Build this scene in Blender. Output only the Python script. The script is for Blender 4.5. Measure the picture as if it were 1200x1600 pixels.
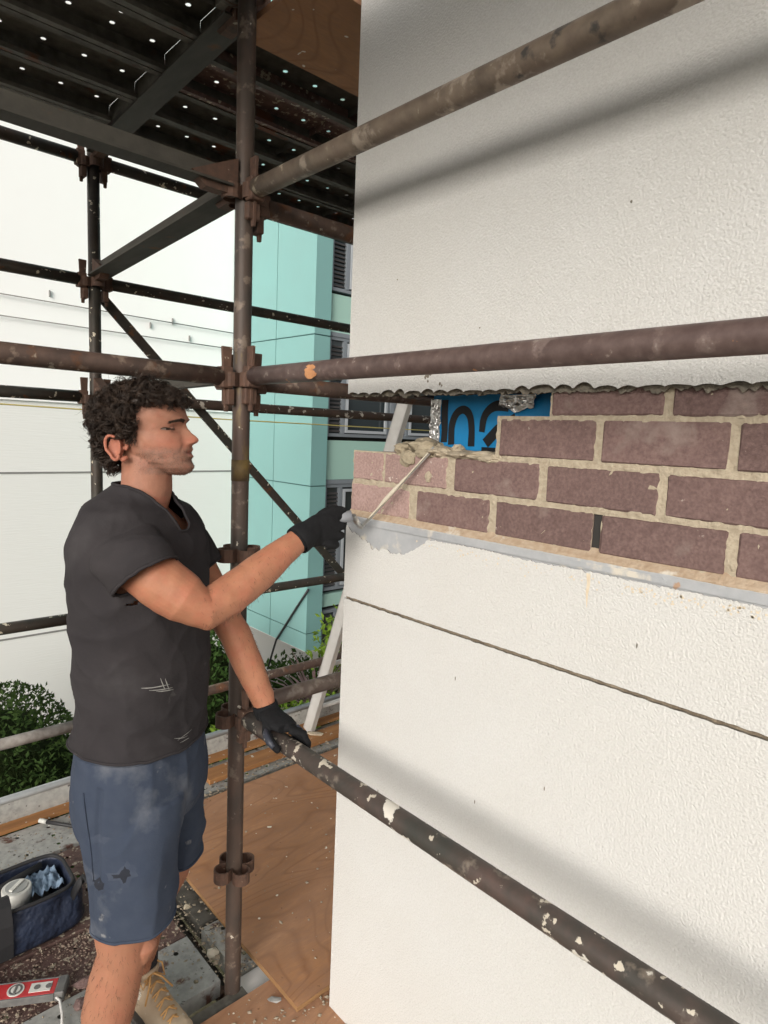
import bpy, bmesh, math, random
from math import sin, cos, pi, radians, sqrt, exp
from mathutils import Vector, Matrix, noise

for o in list(bpy.data.objects):
    bpy.data.objects.remove(o)
S = bpy.context.scene
COL = S.collection
rnd = random.Random(7)

# ------------------------------------------------------------------ camera
yaw, pitch, roll = radians(47.032), radians(6.909), radians(-2.422)
cam_d = bpy.data.cameras.new('camera'); cam = bpy.data.objects.new('camera', cam_d); COL.objects.link(cam)
fwd = Vector((cos(yaw)*cos(pitch), sin(yaw)*cos(pitch), -sin(pitch)))
rgt = Vector((sin(yaw), -cos(yaw), 0)); dwn = fwd.cross(rgt)
r2 = cos(roll)*rgt + sin(roll)*dwn; d2 = -sin(roll)*rgt + cos(roll)*dwn
cam.matrix_world = Matrix(((r2.x, -d2.x, -fwd.x, 0), (r2.y, -d2.y, -fwd.y, 0), (r2.z, -d2.z, -fwd.z, 1.75), (0, 0, 0, 1)))
cam_d.sensor_fit = 'VERTICAL'; cam_d.sensor_height = 36; cam_d.lens = 1005.2/1600*36
cam_d.clip_start = 0.02; cam_d.clip_end = 500
S.camera = cam

# ------------------------------------------------------------------ sky, sun, exposure
SUN_EL, SUN_AZ = radians(19), radians(212)      # direction the light comes from, angle from +X
W = bpy.data.worlds.new('World'); S.world = W; W.use_nodes = True
wn = W.node_tree.nodes; wl = W.node_tree.links
bg = wn['Background']; sky = wn.new('ShaderNodeTexSky'); sky.sky_type = 'NISHITA'; sky.sun_disc = False
sky.sun_elevation = SUN_EL; sky.sun_rotation = radians(90) - SUN_AZ
sky.air_density = 1.0; sky.dust_density = 6.0; sky.ozone_density = 1.0
hs = wn.new('ShaderNodeHueSaturation'); hs.inputs['Saturation'].default_value = 0.32
wl.new(sky.outputs[0], hs.inputs['Color']); wl.new(hs.outputs[0], bg.inputs['Color'])
bg.inputs['Strength'].default_value = 0.15
sun_d = bpy.data.lights.new('sun', 'SUN'); sun_d.energy = 0.5; sun_d.angle = radians(44); sun_d.color = (1, .99, .975)
sun = bpy.data.objects.new('sun', sun_d); COL.objects.link(sun)
sd = Vector((cos(SUN_EL)*cos(SUN_AZ), cos(SUN_EL)*sin(SUN_AZ), sin(SUN_EL)))
sun.rotation_euler = sd.to_track_quat('Z', 'Y').to_euler(); sun.location = sd*20
S.view_settings.view_transform = 'Standard'; S.view_settings.look = 'None'
S.view_settings.gamma = 1; S.view_settings.use_curve_mapping = False
S.view_settings.exposure = 0.36

# ------------------------------------------------------------------ materials
MATS = {}
def lin(c):
    return tuple(((x/255)/12.92 if x/255 <= .04045 else ((x/255+.055)/1.055)**2.4) for x in c)
def mat(name, base, rough=.6, metal=0, var=None, spots=(), bump=(), stretch=None, rand=.0, spec=.5, vcol=None, obj_off=True, wood=None, sss=0):
    m = bpy.data.materials.new(name); m.use_nodes = True
    n = m.node_tree.nodes; l = m.node_tree.links
    b = n['Principled BSDF']; b.inputs['Roughness'].default_value = rough; b.inputs['Metallic'].default_value = metal
    b.inputs['Specular IOR Level'].default_value = spec
    if sss:
        b.inputs['Subsurface Weight'].default_value = sss; b.inputs['Subsurface Radius'].default_value = (.012, .004, .002); b.inputs['Subsurface Scale'].default_value = 1
    tc = n.new('ShaderNodeTexCoord'); vec = tc.outputs['Object']
    oi = n.new('ShaderNodeObjectInfo')
    if obj_off:
        ma = n.new('ShaderNodeVectorMath'); ma.operation = 'SCALE'; ma.inputs[0].default_value = (13, 29, 17)
        l.new(oi.outputs['Random'], ma.inputs['Scale'])
        ad = n.new('ShaderNodeVectorMath'); l.new(vec, ad.inputs[0]); l.new(ma.outputs[0], ad.inputs[1]); vec = ad.outputs[0]
    if stretch:
        mp = n.new('ShaderNodeMapping'); mp.inputs['Scale'].default_value = stretch; l.new(vec, mp.inputs[0]); svec = mp.outputs[0]
    else: svec = vec
    def nz(scale, detail=4, v=None, rg=.55, dist=0):
        t = n.new('ShaderNodeTexNoise'); t.inputs['Scale'].default_value = scale; t.inputs['Detail'].default_value = detail
        t.inputs['Roughness'].default_value = rg; t.inputs['Distortion'].default_value = dist
        l.new(v or vec, t.inputs['Vector']); return t.outputs[0]
    def rng(src, a, b_, c=0, d=1):
        r = n.new('ShaderNodeMapRange'); r.inputs[1].default_value = a; r.inputs[2].default_value = b_; r.inputs[3].default_value = c; r.inputs[4].default_value = d
        l.new(src, r.inputs[0]); return r.outputs[0]
    def mix(f, A, B, blend='MIX'):
        x = n.new('ShaderNodeMix'); x.data_type = 'RGBA'; x.blend_type = blend; x.clamp_result = False
        if isinstance(f, (int, float)): x.inputs[0].default_value = f
        else: l.new(f, x.inputs[0])
        for k, q in ((6, A), (7, B)):
            if isinstance(q, tuple): x.inputs[k].default_value = q+(1,) if len(q) == 3 else q
            else: l.new(q, x.inputs[k])
        return x.outputs[2]
    c = base
    if vcol:
        vc = n.new('ShaderNodeVertexColor'); vc.layer_name = vcol; c = vc.outputs[0]
    if wood:
        sc, dark = wood
        t = n.new('ShaderNodeTexNoise'); t.inputs['Scale'].default_value = sc; t.inputs['Detail'].default_value = 1.5; t.inputs['Distortion'].default_value = .5
        l.new(svec, t.inputs['Vector'])
        mu = n.new('ShaderNodeMath'); mu.operation = 'MULTIPLY'; mu.inputs[1].default_value = 17; l.new(t.outputs[0], mu.inputs[0])
        fr = n.new('ShaderNodeMath'); fr.operation = 'PINGPONG'; fr.inputs[1].default_value = .5; l.new(mu.outputs[0], fr.inputs[0])
        c = mix(rng(fr.outputs[0], .0, .17, .8, 0), c, dark)
        c = mix(rng(nz(5, 5, svec), .35, .7, 0, .5), c, dark)
        c = mix(rng(nz(260, 2, mp_vec(n, l, vec, (.06, 1, 1))), .5, .75, 0, .35), c, dark)
    if var:
        for (sc, amt, dk) in var:
            c = mix(rng(nz(sc, 6, svec), .32, .68, 0, amt), c, dk)
    if rand:
        g = rng(oi.outputs['Random'], 0, 1, 1-rand, 1+rand)
        cb = n.new('ShaderNodeCombineColor'); 
        for k in range(3): l.new(g, cb.inputs[k])
        c = mix(1.0, c, cb.outputs[0], 'MULTIPLY')
    for sp in spots:
        sc, a, b_, colr = sp[:4]; det = sp[4] if len(sp) > 4 else 3
        c = mix(rng(nz(sc, det, vec if len(sp) < 6 else svec), a, b_), c, colr)
    if isinstance(c, tuple): b.inputs['Base Color'].default_value = c+(1,)
    else: l.new(c, b.inputs['Base Color'])
    prev = None
    for bp in bump:
        sc, st, dist = bp[:3]; rg = bp[3] if len(bp) > 3 else .55
        bn = n.new('ShaderNodeBump'); bn.inputs['Strength'].default_value = st; bn.inputs['Distance'].default_value = dist
        l.new(nz(sc, 3, svec, rg), bn.inputs['Height'])
        if prev: l.new(prev, bn.inputs['Normal'])
        prev = bn.outputs[0]
    if prev: l.new(prev, b.inputs['Normal'])
    MATS[name] = m
    return m
def mp_vec(n, l, vec, s):
    mp = n.new('ShaderNodeMapping'); mp.inputs['Scale'].default_value = s; l.new(vec, mp.inputs[0]); return mp.outputs[0]

CREAM = (.62, .56, .44); WHT = (.78, .77, .74)
m_tube = mat('rusty_tube_paint', (.095, .062, .052), .55, .25, var=((6, .8, (.060, .050, .044)), (28, .6, (.17, .11, .085))), spots=((26, .57, .65, (.24, .18, .14), 9), (12, .57, .66, (.17, .08, .045), 6), (24, .65, .70, (.40, .35, .28), 8)), bump=((60, .35, .002), (14, .3, .003)), spec=.35)
m_tube_grn = mat('dark_green_tube_paint', (.062, .060, .050), .5, .25, var=((5, .8, (.075, .047, .036)), (24, .5, (.022, .026, .024))), spots=((16, .64, .69, (.13, .058, .028), 6), (34, .645, .66, CREAM, 3)), bump=((60, .35, .002),), spec=.4)
m_tube_splat = mat('mortar_splashed_tube', (.052, .050, .042), .55, .15, var=((5, .9, (.125, .080, .068)), (26, .6, (.035, .04, .036))), spots=((22, .57, .66, (.19, .16, .13), 9), (11, .61, .625, (.66, .63, .56), 8), (34, .615, .635, (.55, .50, .41), 7)), bump=((50, .4, .003),), spec=.4)
m_tube_brn = mat('brown_red_tube_paint', (.100, .066, .060), .5, .2, var=((5, .7, (.085, .06, .055)), (40, .6, (.19, .135, .12))), spots=((20, .58, .66, (.20, .15, .135), 9), (40, .64, .70, (.30, .25, .22), 6), (30, .72, .74, (.42, .20, .09), 3)), bump=((70, .25, .0015),), spec=.4)
m_rust = mat('rusty_steel', (.105, .062, .046), .75, .1, var=((20, .8, (.055, .04, .034)), (60, .5, (.16, .085, .055))), spots=((30, .67, .7, (.33, .27, .2), 3),), bump=((90, .5, .002),), spec=.3)
m_yel = mat('yellowed_steel', (.18, .12, .035), .7, .1, var=((24, .9, (.06, .04, .03)),), bump=((90, .5, .002),))
m_orange = mat('orange_marker_paint', (.55, .27, .12), .7, var=((40, .8, (.30, .12, .05)),), bump=((60, .4, .002),))
m_galv = mat('galvanised_plank', (.36, .36, .345), .6, .15, var=((12, .8, (.20, .20, .19)), (45, .7, (.46, .46, .43))), spots=((11, .60, .66, (.12, .06, .045), 6), (55, .64, .68, (.10, .09, .08), 3)), bump=((50, .4, .002),), rand=.2)
m_brownplk = mat('rusted_plank', (.115, .060, .052), .7, .15, var=((9, .7, (.07, .042, .038)), (50, .6, (.20, .13, .11))), spots=((45, .60, .63, (.46, .40, .31), 3), (6, .62, .68, (.25, .25, .24), 6)), bump=((60, .5, .003),), rand=.15)
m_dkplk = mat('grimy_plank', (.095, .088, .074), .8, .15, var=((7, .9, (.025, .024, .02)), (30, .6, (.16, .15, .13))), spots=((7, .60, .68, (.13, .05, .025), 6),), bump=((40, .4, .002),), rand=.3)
m_ply = mat('weathered_plywood', (.50, .25, .115), .8, wood=(2.1, (.24, .10, .04)), stretch=(.6, 1.5, 1), var=((1.6, .65, (.44, .27, .18)), (7, .6, (.27, .135, .07)), (45, .55, (.30, .17, .11))), spots=((38, .68, .74, (.17, .09, .05), 6), (26, .71, .73, (.74, .69, .58), 2)), bump=((80, .3, .001),), spec=.25)
m_ply_edge = mat('plywood_edge', (.34, .19, .08), .8, stretch=(1, 1, 40), var=((10, .7, (.16, .08, .035)),))
m_timber = mat('orange_timber', (.36, .17, .06), .8, stretch=(.2, 3, 3), var=((8, .7, (.2, .085, .03)),), spots=((40, .66, .69, (.5, .45, .38), 2),), bump=((40, .3, .001),))
m_render = mat('white_textured_render', (.635, .637, .625), .85, var=((1.2, .40, (.61, .595, .55)), (5, .3, (.58, .57, .54)), (230, .45, (.47, .465, .44))), bump=((215, .85, .0034, .5), (450, .4, .0010)), spec=.08, obj_off=False)
m_rend_cut = mat('broken_render_edge', (.25, .225, .18), .95, var=((50, .9, (.11, .10, .085)),), bump=((120, .8, .004),), spec=.1)
m_brick = mat('dark_purple_brick', (.160, .104, .094), .9, var=((9, .7, (.115, .075, .070)), (150, .75, (.25, .17, .155)), (45, .4, (.10, .062, .06))), spots=((48, .715, .76, (.40, .34, .30), 5), (7, .60, .74, (.30, .24, .215), 8)), bump=((220, .6, .003), (60, .4, .002)), rand=.12, spec=.2)
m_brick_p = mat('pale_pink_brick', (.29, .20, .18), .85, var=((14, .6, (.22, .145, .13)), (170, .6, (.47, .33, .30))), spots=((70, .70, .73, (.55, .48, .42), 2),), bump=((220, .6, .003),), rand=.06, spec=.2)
m_mortar = mat('sandy_mortar', (.37, .315, .235), .95, var=((18, .6, (.33, .275, .20)), (90, .6, (.52, .455, .35))), bump=((160, .9, .004), (45, .5, .005)), spec=.1)
m_mortar_o = mat('stained_mortar', (.38, .285, .20), .95, var=((10, .6, (.33, .24, .16)), (70, .5, (.56, .47, .36))), spots=((12, .6, .68, (.6, .57, .5), 5),), bump=((120, .9, .004),), spec=.1)
m_mortar_w = mat('wet_mortar', (.36, .31, .225), .8, var=((40, .6, (.28, .235, .16)),), bump=((110, .9, .005), (40, .6, .006)), spec=.3)
m_flash = mat('grey_metal_flashing', (.40, .415, .43), .6, .15, var=((9, .6, (.31, .325, .345)), (50, .4, (.5, .51, .52))), spots=((11, .57, .64, (.62, .58, .50), 8), (19, .68, .72, (.42, .28, .19), 5)), bump=((30, .3, .002),))
m_wrap = mat('blue_building_wrap', (.012, .235, .52), .5, var=((5, .4, (.01, .18, .44)),), bump=((11, .8, .012),), spec=.4)
m_ink = mat('black_print', (.008, .009, .011), .5)
m_foil = mat('crumpled_foil_tape', (.78, .78, .77), .28, 1.0, bump=((38, 1.0, .010), (110, .5, .003)))
m_void = mat('dark_cavity', (.03, .028, .026), .9)
m_alu = mat('ladder_aluminium', (.66, .65, .63), .45, .25, var=((20, .4, (.5, .48, .45)),))
m_soil = mat('garden_soil', (.10, .085, .05), .95, var=((1.5, .8, (.05, .07, .025)), (8, .5, (.13, .10, .07))), bump=((20, .8, .03),))
m_wwall = mat('white_painted_wall', (.76, .77, .75), .8, stretch=(1, 1, 14), var=((3, .3, (.74, .75, .72)),), bump=((5, .25, .01),), spec=.2, obj_off=False)
m_wupper = mat('smooth_white_wall', (.90, .91, .90), .7, var=((2, .15, (.8, .82, .81)),), spec=.2, obj_off=False)
m_joint = mat('dark_joint', (.22, .22, .21), .8)
m_teal = mat('teal_cladding', (.20, .375, .365), .5, var=((2.0, .25, (.21, .47, .45)),), spec=.35, obj_off=False, rand=.02)
m_teal_j = mat('teal_joint', (.05, .13, .13), .8)
m_teal_w = mat('pale_teal_render', (.36, .56, .49), .8, var=((2, .3, (.32, .52, .46)),), spec=.2)
m_frame = mat('grey_window_frame', (.20, .225, .25), .45)
m_glass = mat('dark_window_glass', (.035, .045, .05), .08, spec=.9)
m_blind = mat('window_louvre', (.06, .056, .056), .6)
m_leaf = mat('hedge_leaf', (.030, .060, .016), .85, spec=.1, var=((3, .7, (.025, .055, .016)), (25, .5, (.085, .13, .035))), obj_off=False)
m_leaf2 = mat('bright_leaf', (.17, .27, .03), .75, spec=.15, var=((9, .6, (.08, .16, .02)),), obj_off=False)
m_leaf3 = mat('mid_leaf', (.045, .09, .02), .75, spec=.15, var=((9, .7, (.03, .07, .016)),), obj_off=False)
m_leafp = mat('purple_strap_leaf', (.17, .10, .11), .5, var=((14, .7, (.30, .22, .20)),), obj_off=False)
m_bark = mat('bark', (.09, .065, .045), .9, bump=((40, .6, .01),))
m_string = mat('yellow_string', (.45, .38, .12), .8)
m_cable = mat('black_cable', (.02, .02, .022), .5)

# ------------------------------------------------------------------ mesh helpers
class MB:
    def __init__(s): s.v = []; s.f = []; s.sm = []
    def add(s, vs, fs, smooth=False):
        o = len(s.v); s.v += [Vector(v) for v in vs]
        for f in fs: s.f.append([i+o for i in f]); s.sm.append(smooth)
        return s
    def box(s, a, b, rot=None, piv=None):
        x0, y0, z0 = a; x1, y1, z1 = b
        vs = [Vector(p) for p in ((x0,y0,z0),(x1,y0,z0),(x1,y1,z0),(x0,y1,z0),(x0,y0,z1),(x1,y0,z1),(x1,y1,z1),(x0,y1,z1))]
        if rot is not None: vs = [rot @ (v-piv) + piv for v in vs]
        return s.add(vs, [(0,3,2,1),(4,5,6,7),(0,1,5,4),(1,2,6,5),(2,3,7,6),(3,0,4,7)])
    def obox(s, c, X, Y, Z):      # oriented box: centre, three half vectors
        c = Vector(c); X = Vector(X); Y = Vector(Y); Z = Vector(Z)
        vs = [c+i*X+j*Y+k*Z for k in (-1,1) for (i,j) in ((-1,-1),(1,-1),(1,1),(-1,1))]
        return s.add(vs, [(0,3,2,1),(4,5,6,7),(0,1,5,4),(1,2,6,5),(2,3,7,6),(3,0,4,7)])
    def tube(s, pts, r, seg=12, caps=True, flat=None):
        pts = [Vector(p) for p in pts]; n = len(pts)
        rs = r if isinstance(r, (list, tuple)) else [r]*n
        up = None; o = len(s.v); rings = []
        for i, p in enumerate(pts):
            t = (pts[min(i+1, n-1)]-pts[max(i-1, 0)]).normalized()
            if up is None:
                up = Vector((0, 0, 1)) if abs(t.z) < .9 else Vector((1, 0, 0))
                if flat: up = Vector(flat)
            a = t.cross(up).normalized(); up = a.cross(t).normalized()
            rr = rs[i]; ra, rb = rr if isinstance(rr, (tuple, list)) else (rr, rr)
            rings.append([p + a*ra*cos(2*pi*k/seg) + up*rb*sin(2*pi*k/seg) for k in range(seg)])
        return s.loft(rings, caps)
    def loft(s, rings, caps=True, smooth=True, closed=True):
        seg = len(rings[0]); vs = [v for r in rings for v in r]; fs = []
        for i in range(len(rings)-1):
            for k in range(seg if closed else seg-1):
                k2 = (k+1) % seg
                fs.append((i*seg+k, i*seg+k2, (i+1)*seg+k2, (i+1)*seg+k))
        s.add(vs, fs, smooth)
        if caps:
            o = len(s.v)-len(vs)
            s.f.append([o+k for k in range(seg)][::-1]); s.sm.append(False)
            s.f.append([o+(len(rings)-1)*seg+k for k in range(seg)]); s.sm.append(False)
        return s
    def mesh(s, name, off=Vector((0,0,0))):
        me = bpy.data.meshes.new(name); me.from_pydata([tuple(v-off) for v in s.v], [], s.f)
        me.polygons.foreach_set('use_smooth', s.sm); me.update(); return me
    def build(s, name, m, parent=None, bevel=0, loc=None, fix=True):
        off = wloc(parent) if parent else (Vector(loc) if loc is not None else Vector((0,0,0)))
        me = s.mesh(name, off)
        if fix:
            b = bmesh.new(); b.from_mesh(me); bmesh.ops.recalc_face_normals(b, faces=b.faces); b.to_mesh(me); b.free()
        if isinstance(m, (list, tuple)):
            for q in m: me.materials.append(q)
        else: me.materials.append(m)
        o = bpy.data.objects.new(name, me); COL.objects.link(o)
        if parent: o.parent = parent
        elif loc is not None: o.location = loc
        if bevel:
            bm_ = bmesh.new(); bm_.from_mesh(me)
            bmesh.ops.bevel(bm_, geom=[e for e in bm_.edges if e.calc_face_angle(0) > .6], offset=bevel, segments=1, affect='EDGES', profile=.5)
            bm_.to_mesh(me); bm_.free()
        return o
def wloc(o):
    v = Vector((0,0,0))
    while o: v += o.location; o = o.parent
    return v
def thing(name, label, cat, loc=(0,0,0), group=None):
    o = bpy.data.objects.new(name, None); o.empty_display_size = .1; COL.objects.link(o); o.location = loc
    o['label'] = label; o['category'] = cat
    if group: o['group'] = group
    return o
def tag(o, label=None, cat=None, group=None, kind=None):
    if label: o['label'] = label
    if cat: o['category'] = cat
    if group: o['group'] = group
    if kind: o['kind'] = kind
    return o
def share(o, loc, parent, name=None):
    c = o.copy(); COL.objects.link(c); c.parent = parent; c.location = loc; return c
def N(x, y=0, z=0): return noise.noise(Vector((x, y, z)))

# ------------------------------------------------------------------ ground
g = MB(); n = 60
vs = []; fs = []
for i in range(n+1):
    for j in range(n+1):
        u = (i/n*2-1); v = (j/n*2-1); x = 90*u*abs(u)+2; y = 90*v*abs(v)+4
        vs.append((x, y, -3.0+.08*N(x*.7, y*.7)))
for i in range(n):
    for j in range(n): a = i*(n+1)+j; fs.append((a, a+n+1, a+n+2, a+1))
tag(g.add(vs, fs, True).build('ground', m_soil), kind='structure')

# ------------------------------------------------------------------ neighbour's building
nb = thing('neighbour_building', 'white neighbouring building with a projecting teal clad bay and grey windows', 'building', (3.957, 7, -3))
YW = 7.0
MB().box((-9, YW, -3.1), (14, YW+.3, 1.93)).build('wall', m_wwall, nb)
MB().box((-9, YW+.012, 1.934), (14, YW+.3, 9)).build('upper_wall', m_wupper, nb)
for z in (1.226, -.42):
    MB().box((-9, YW-.006, z-.009), (3.95, YW+.002, z+.009)).build('joint_strip', m_joint, nb)
for z, dz in ((2.90, -.045), (2.70, -.03)):
    MB().tube([(1.0, YW-.03, z), (3.94, YW-.03, z+dz)], .006, 5).build('wall_cable', m_joint, nb)
for (x, z) in ((1.95, 2.94), (3.2, 2.86), (3.4, 2.7), (2.95, 2.78)):
    MB().box((x, YW-.015, z), (x+.008, YW+.01, z+.06)).build('wall_clip', m_joint, nb)
MB().box((-9, YW-.03, 1.925), (3.95, YW, 1.945)).build('ledge', m_wupper, nb)
YR_ = 5.45
# teal bay: side panels face -X, front panels face -Y
X0, YF, XF = 3.957, 5.385, 4.16
MB().box((X0+.012, YF+.012, -.592), (XF-.004, YW-.01, 8.95)).build('bay_core', m_teal_j, nb)
zz = [-.60, -.40, 1.18, 2.72, 4.26, 5.8, 8.9]; g_ = .006
for i in range(len(zz)-1):
    for (ya, yb) in ((YF, 6.08), (6.08, YW)):
        MB().box((X0, ya+(g_ if ya > YF else 0), zz[i]+g_), (X0+.02, yb-(g_ if yb < YW else .0), zz[i+1]-g_)).build('cladding_panel', m_teal, nb)
    MB().box((X0+.021, YF, zz[i]+g_), (XF, YF+.02, zz[i+1]-g_)).build('cladding_panel', m_teal, nb)
MB().box((X0+.002, YF+.02, -.60), (XF-.002, YW-.002, -.594)).build('bay_soffit', m_wwall, nb)
MB().box((XF+.002, YR_+.09, -.6), (8.0, YW-.002, 8.9)).build('room_dark', m_void, nb)
MB().box((XF+.002, YR_, -.66), (8.0, YW-.002, -.601)).build('floor_soffit', m_wwall, nb)
YR = 5.45
# recessed window wall bands
def band(z0, z1): MB().box((XF+.002, YR, z0), (8.0, YR+.08, z1)).build('wall_band', m_teal_w, nb)
MB().box((XF-.001, YF+.021, -.6), (XF+.0, YR, 8)).build('reveal', m_teal, nb)
wins = [(4.75, 3.20), (2.74, 1.70), (1.19, .02), (-.2, -.6)]
band(2.78, 3.17); band(1.24, 1.66); band(-.16, -.02); band(4.8, 8.9)
for (zt, zb) in wins:
    for x0 in (4.19, 5.16, 6.2):
        x1 = x0+.90; zb_, zt_ = zb, zt
        fr = MB()
        t = .035
        for a, b in (((x0, YR-.005, zb_), (x1, YR+.06, zb_+t)), ((x0, YR-.005, zt_-t), (x1, YR+.06, zt_)), ((x0, YR-.004, zb_+t), (x0+t, YR+.06, zt_-t)), ((x1-t, YR-.004, zb_+t), (x1, YR+.06, zt_-t)), ((x0+.20, YR-.012, zb_+t), (x0+.24, YR+.06, zt_-t))):
            fr.box(a, b)
        w = fr.build('window', m_frame, nb)
        sh = MB()
        for a, b in (((x0+.25, YR-.02, zb_+.045), (x1-.045, YR+.0, zb_+.075)), ((x0+.25, YR-.02, zt_-.085), (x1-.045, YR+.0, zt_-.055)), ((x0+.25, YR-.02, zb_+.076), (x0+.28, YR, zt_-.086)), ((x1-.075, YR-.02, zb_+.076), (x1-.045, YR, zt_-.086))): sh.box(a, b)
        sh.build('sash', mat('pale_sash_frame', (.42, .45, .48), .4) if 'pale_sash_frame' not in MATS else MATS['pale_sash_frame'], w)
        MB().box((x0+t, YR+.03, zb_+t), (x1-t, YR+.036, zt_-t)).build('pane', m_glass, w)
        lv = MB(); k = zb_+.06
        while k < zt_-.06:
            lv.obox((x0+.118, YR+.018, k), (.08, 0, 0), (0, .012, .010), (0, -.001, .0015)); k += .042
        lv.build('louvre', m_blind, w)
for x in (5.10, 6.13): MB().box((x, YR-.02, -.6), (x+.05, YR+.04, 8.5)).build('mullion', m_frame, nb)
for z in (1.215, 2.76): MB().box((XF+.004, YR-.015, z-.022), (8, YR-.001, z+.022)).build('head_flashing', m_frame, nb)
tag(MB().tube([(3.94, 5.34, .1), (3.93, 5.5, -.10), (3.94, 5.92, -.60), (3.95, 6.1, -1.0)], .012, 6).build('cable', m_cable), 'dark cable slanting down across the lower corner of the teal cladding', 'cable')
tag(MB().tube([(-6, 5.6, 1.90), (.65, 5.5, 1.86), (3.0, 5.3, 1.82), (8, 5.0, 1.80)], .006, 5).build('string_line', m_string), 'thin yellow string stretched across in front of the neighbouring walls', 'string')

# ------------------------------------------------------------------ vegetation
def leaves(m, centre, rad, n, size, seedv, shell=.45, lump=.18):
    r = random.Random(seedv)
    c = Vector(centre)
    for _ in range(n):
        d = Vector((r.gauss(0, 1), r.gauss(0, 1), r.gauss(0, 1))).normalized()
        k = 1+lump*N(d.x*2.2+seedv, d.y*2.2, d.z*2.2)+.5*lump*N(d.x*6, d.y*6+seedv, d.z*6)
        t = (1-shell*r.random()**1.6)*k
        if r.random() < .02: t *= 1.07
        p = c+Vector((d.x*rad[0], d.y*rad[1], d.z*rad[2]))*t
        a = (d*.7+Vector((r.gauss(0, 1), r.gauss(0, 1), r.gauss(0, 1)))).normalized()
        b = a.cross(Vector((r.gauss(0, 1), r.gauss(0, 1), r.gauss(0, 1)))).normalized()
        nn = a.cross(b); s_ = size*(.6+.8*r.random())
        m.add([p-a*s_, p+b*s_*.45+nn*s_*.12, p+a*s_, p-b*s_*.45+nn*s_*.12], [(0, 1, 2), (0, 2, 3)])
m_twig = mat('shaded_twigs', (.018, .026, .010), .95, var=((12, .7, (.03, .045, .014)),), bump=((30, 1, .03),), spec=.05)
def shrub(name, label, centre, rad, n, size, mt, seedv, group=None, lump=.18, stem_z=-3.0, shell=.45, core=0):
    t = thing(name, label, 'shrub', (centre[0], centre[1], stem_z), group)
    m = MB(); leaves(m, centre, rad, n, size, seedv, shell, lump); m.build('foliage', mt, t, fix=False)
    if core:
        cb_ = bmesh.new(); bmesh.ops.create_icosphere(cb_, subdivisions=4, radius=1)
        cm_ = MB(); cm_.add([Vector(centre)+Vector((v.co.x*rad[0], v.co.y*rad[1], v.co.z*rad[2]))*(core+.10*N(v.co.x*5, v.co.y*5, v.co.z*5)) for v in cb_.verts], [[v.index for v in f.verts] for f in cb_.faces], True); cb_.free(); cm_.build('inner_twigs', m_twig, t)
    st = MB()
    for k in range(5):
        a = k*1.3+seedv; p = Vector((centre[0], centre[1], stem_z-.05)); q = Vector(centre)+Vector((cos(a)*rad[0]*.5, sin(a)*rad[1]*.5, rad[2]*.35))
        st.tube([p, p.lerp(q, .5)+Vector((.06*cos(a), .06*sin(a), .1)), q], [.035, .022, .008], 6)
    st.build('stem', m_bark, t)
    return t
shrub('hedge_bush', 'large clipped dark green rounded bush beyond the left rails', (.64, 4.75, -1.0), (1.05, .95, 1.0), 26000, .020, m_leaf, 3, lump=.07, shell=.22, core=.84)
shrub('garden_shrub', 'dark leafy shrub against the white wall, seen just behind the worker', (2.75, 5.3, -.75), (.5, .45, .85), 4200, .03, m_leaf3, 5, core=.6)
shrub('garden_shrub', 'leafy green shrub under the soffit of the teal bay', (4.2, 6.0, -1.65), (.9, .5, .75), 4800, .04, m_leaf3, 6, core=.6)
shrub('garden_shrub', 'light green leafy shrub beside the aluminium ladder at the teal bay corner', (3.98, 4.88, -.50), (.26, .26, .48), 620, .038, m_leaf2, 8, lump=.4, shell=.7)
shrub('low_shrub', 'bright yellow-green low shrub seen under the thick rail', (2.95, 4.4, -1.08), (1.25, .32, .52), 5200, .024, m_leaf2, 9, core=.7)
sp = thing('strap_leaf_plant', 'purple strap-leaved plant below the teal bay by the ladder', 'plant', (3.75, 4.9, -3))
m = MB(); r = random.Random(4)
for _ in range(70):
    a = r.uniform(0, 2*pi); l = r.uniform(.4, .75); e = r.uniform(.2, 1.3)
    d = Vector((cos(a)*cos(e), sin(a)*cos(e), sin(e))); p = Vector((3.75, 4.9, -1.0)); sd_ = Vector((-sin(a), cos(a), 0))*.016
    q = p+d*l*.6; w_ = p+d*l+Vector((0, 0, -.12*l))
    m.add([p-sd_*.6, p+sd_*.6, q+sd_, q-sd_, w_], [(0, 1, 2, 3), (3, 2, 4)])
m.build('foliage', m_leafp, sp, fix=False)
MB().tube([(3.75, 4.9, -3.05), (3.75, 4.9, -.98)], .05, 8).build('stem', m_bark, sp)

# ------------------------------------------------------------------ the rendered house wall under repair
hw = thing('house_wall', 'cream textured render wall with a strip of exposed brickwork at its corner', 'wall', (1.14, 1.37, 0))
XR, YC, YE = 1.14, 1.377, -2.6
def jagface(name, x, pts_top=None, pts_bot=None, thick=.014, m_=m_render, side=None):
    pass
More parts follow.
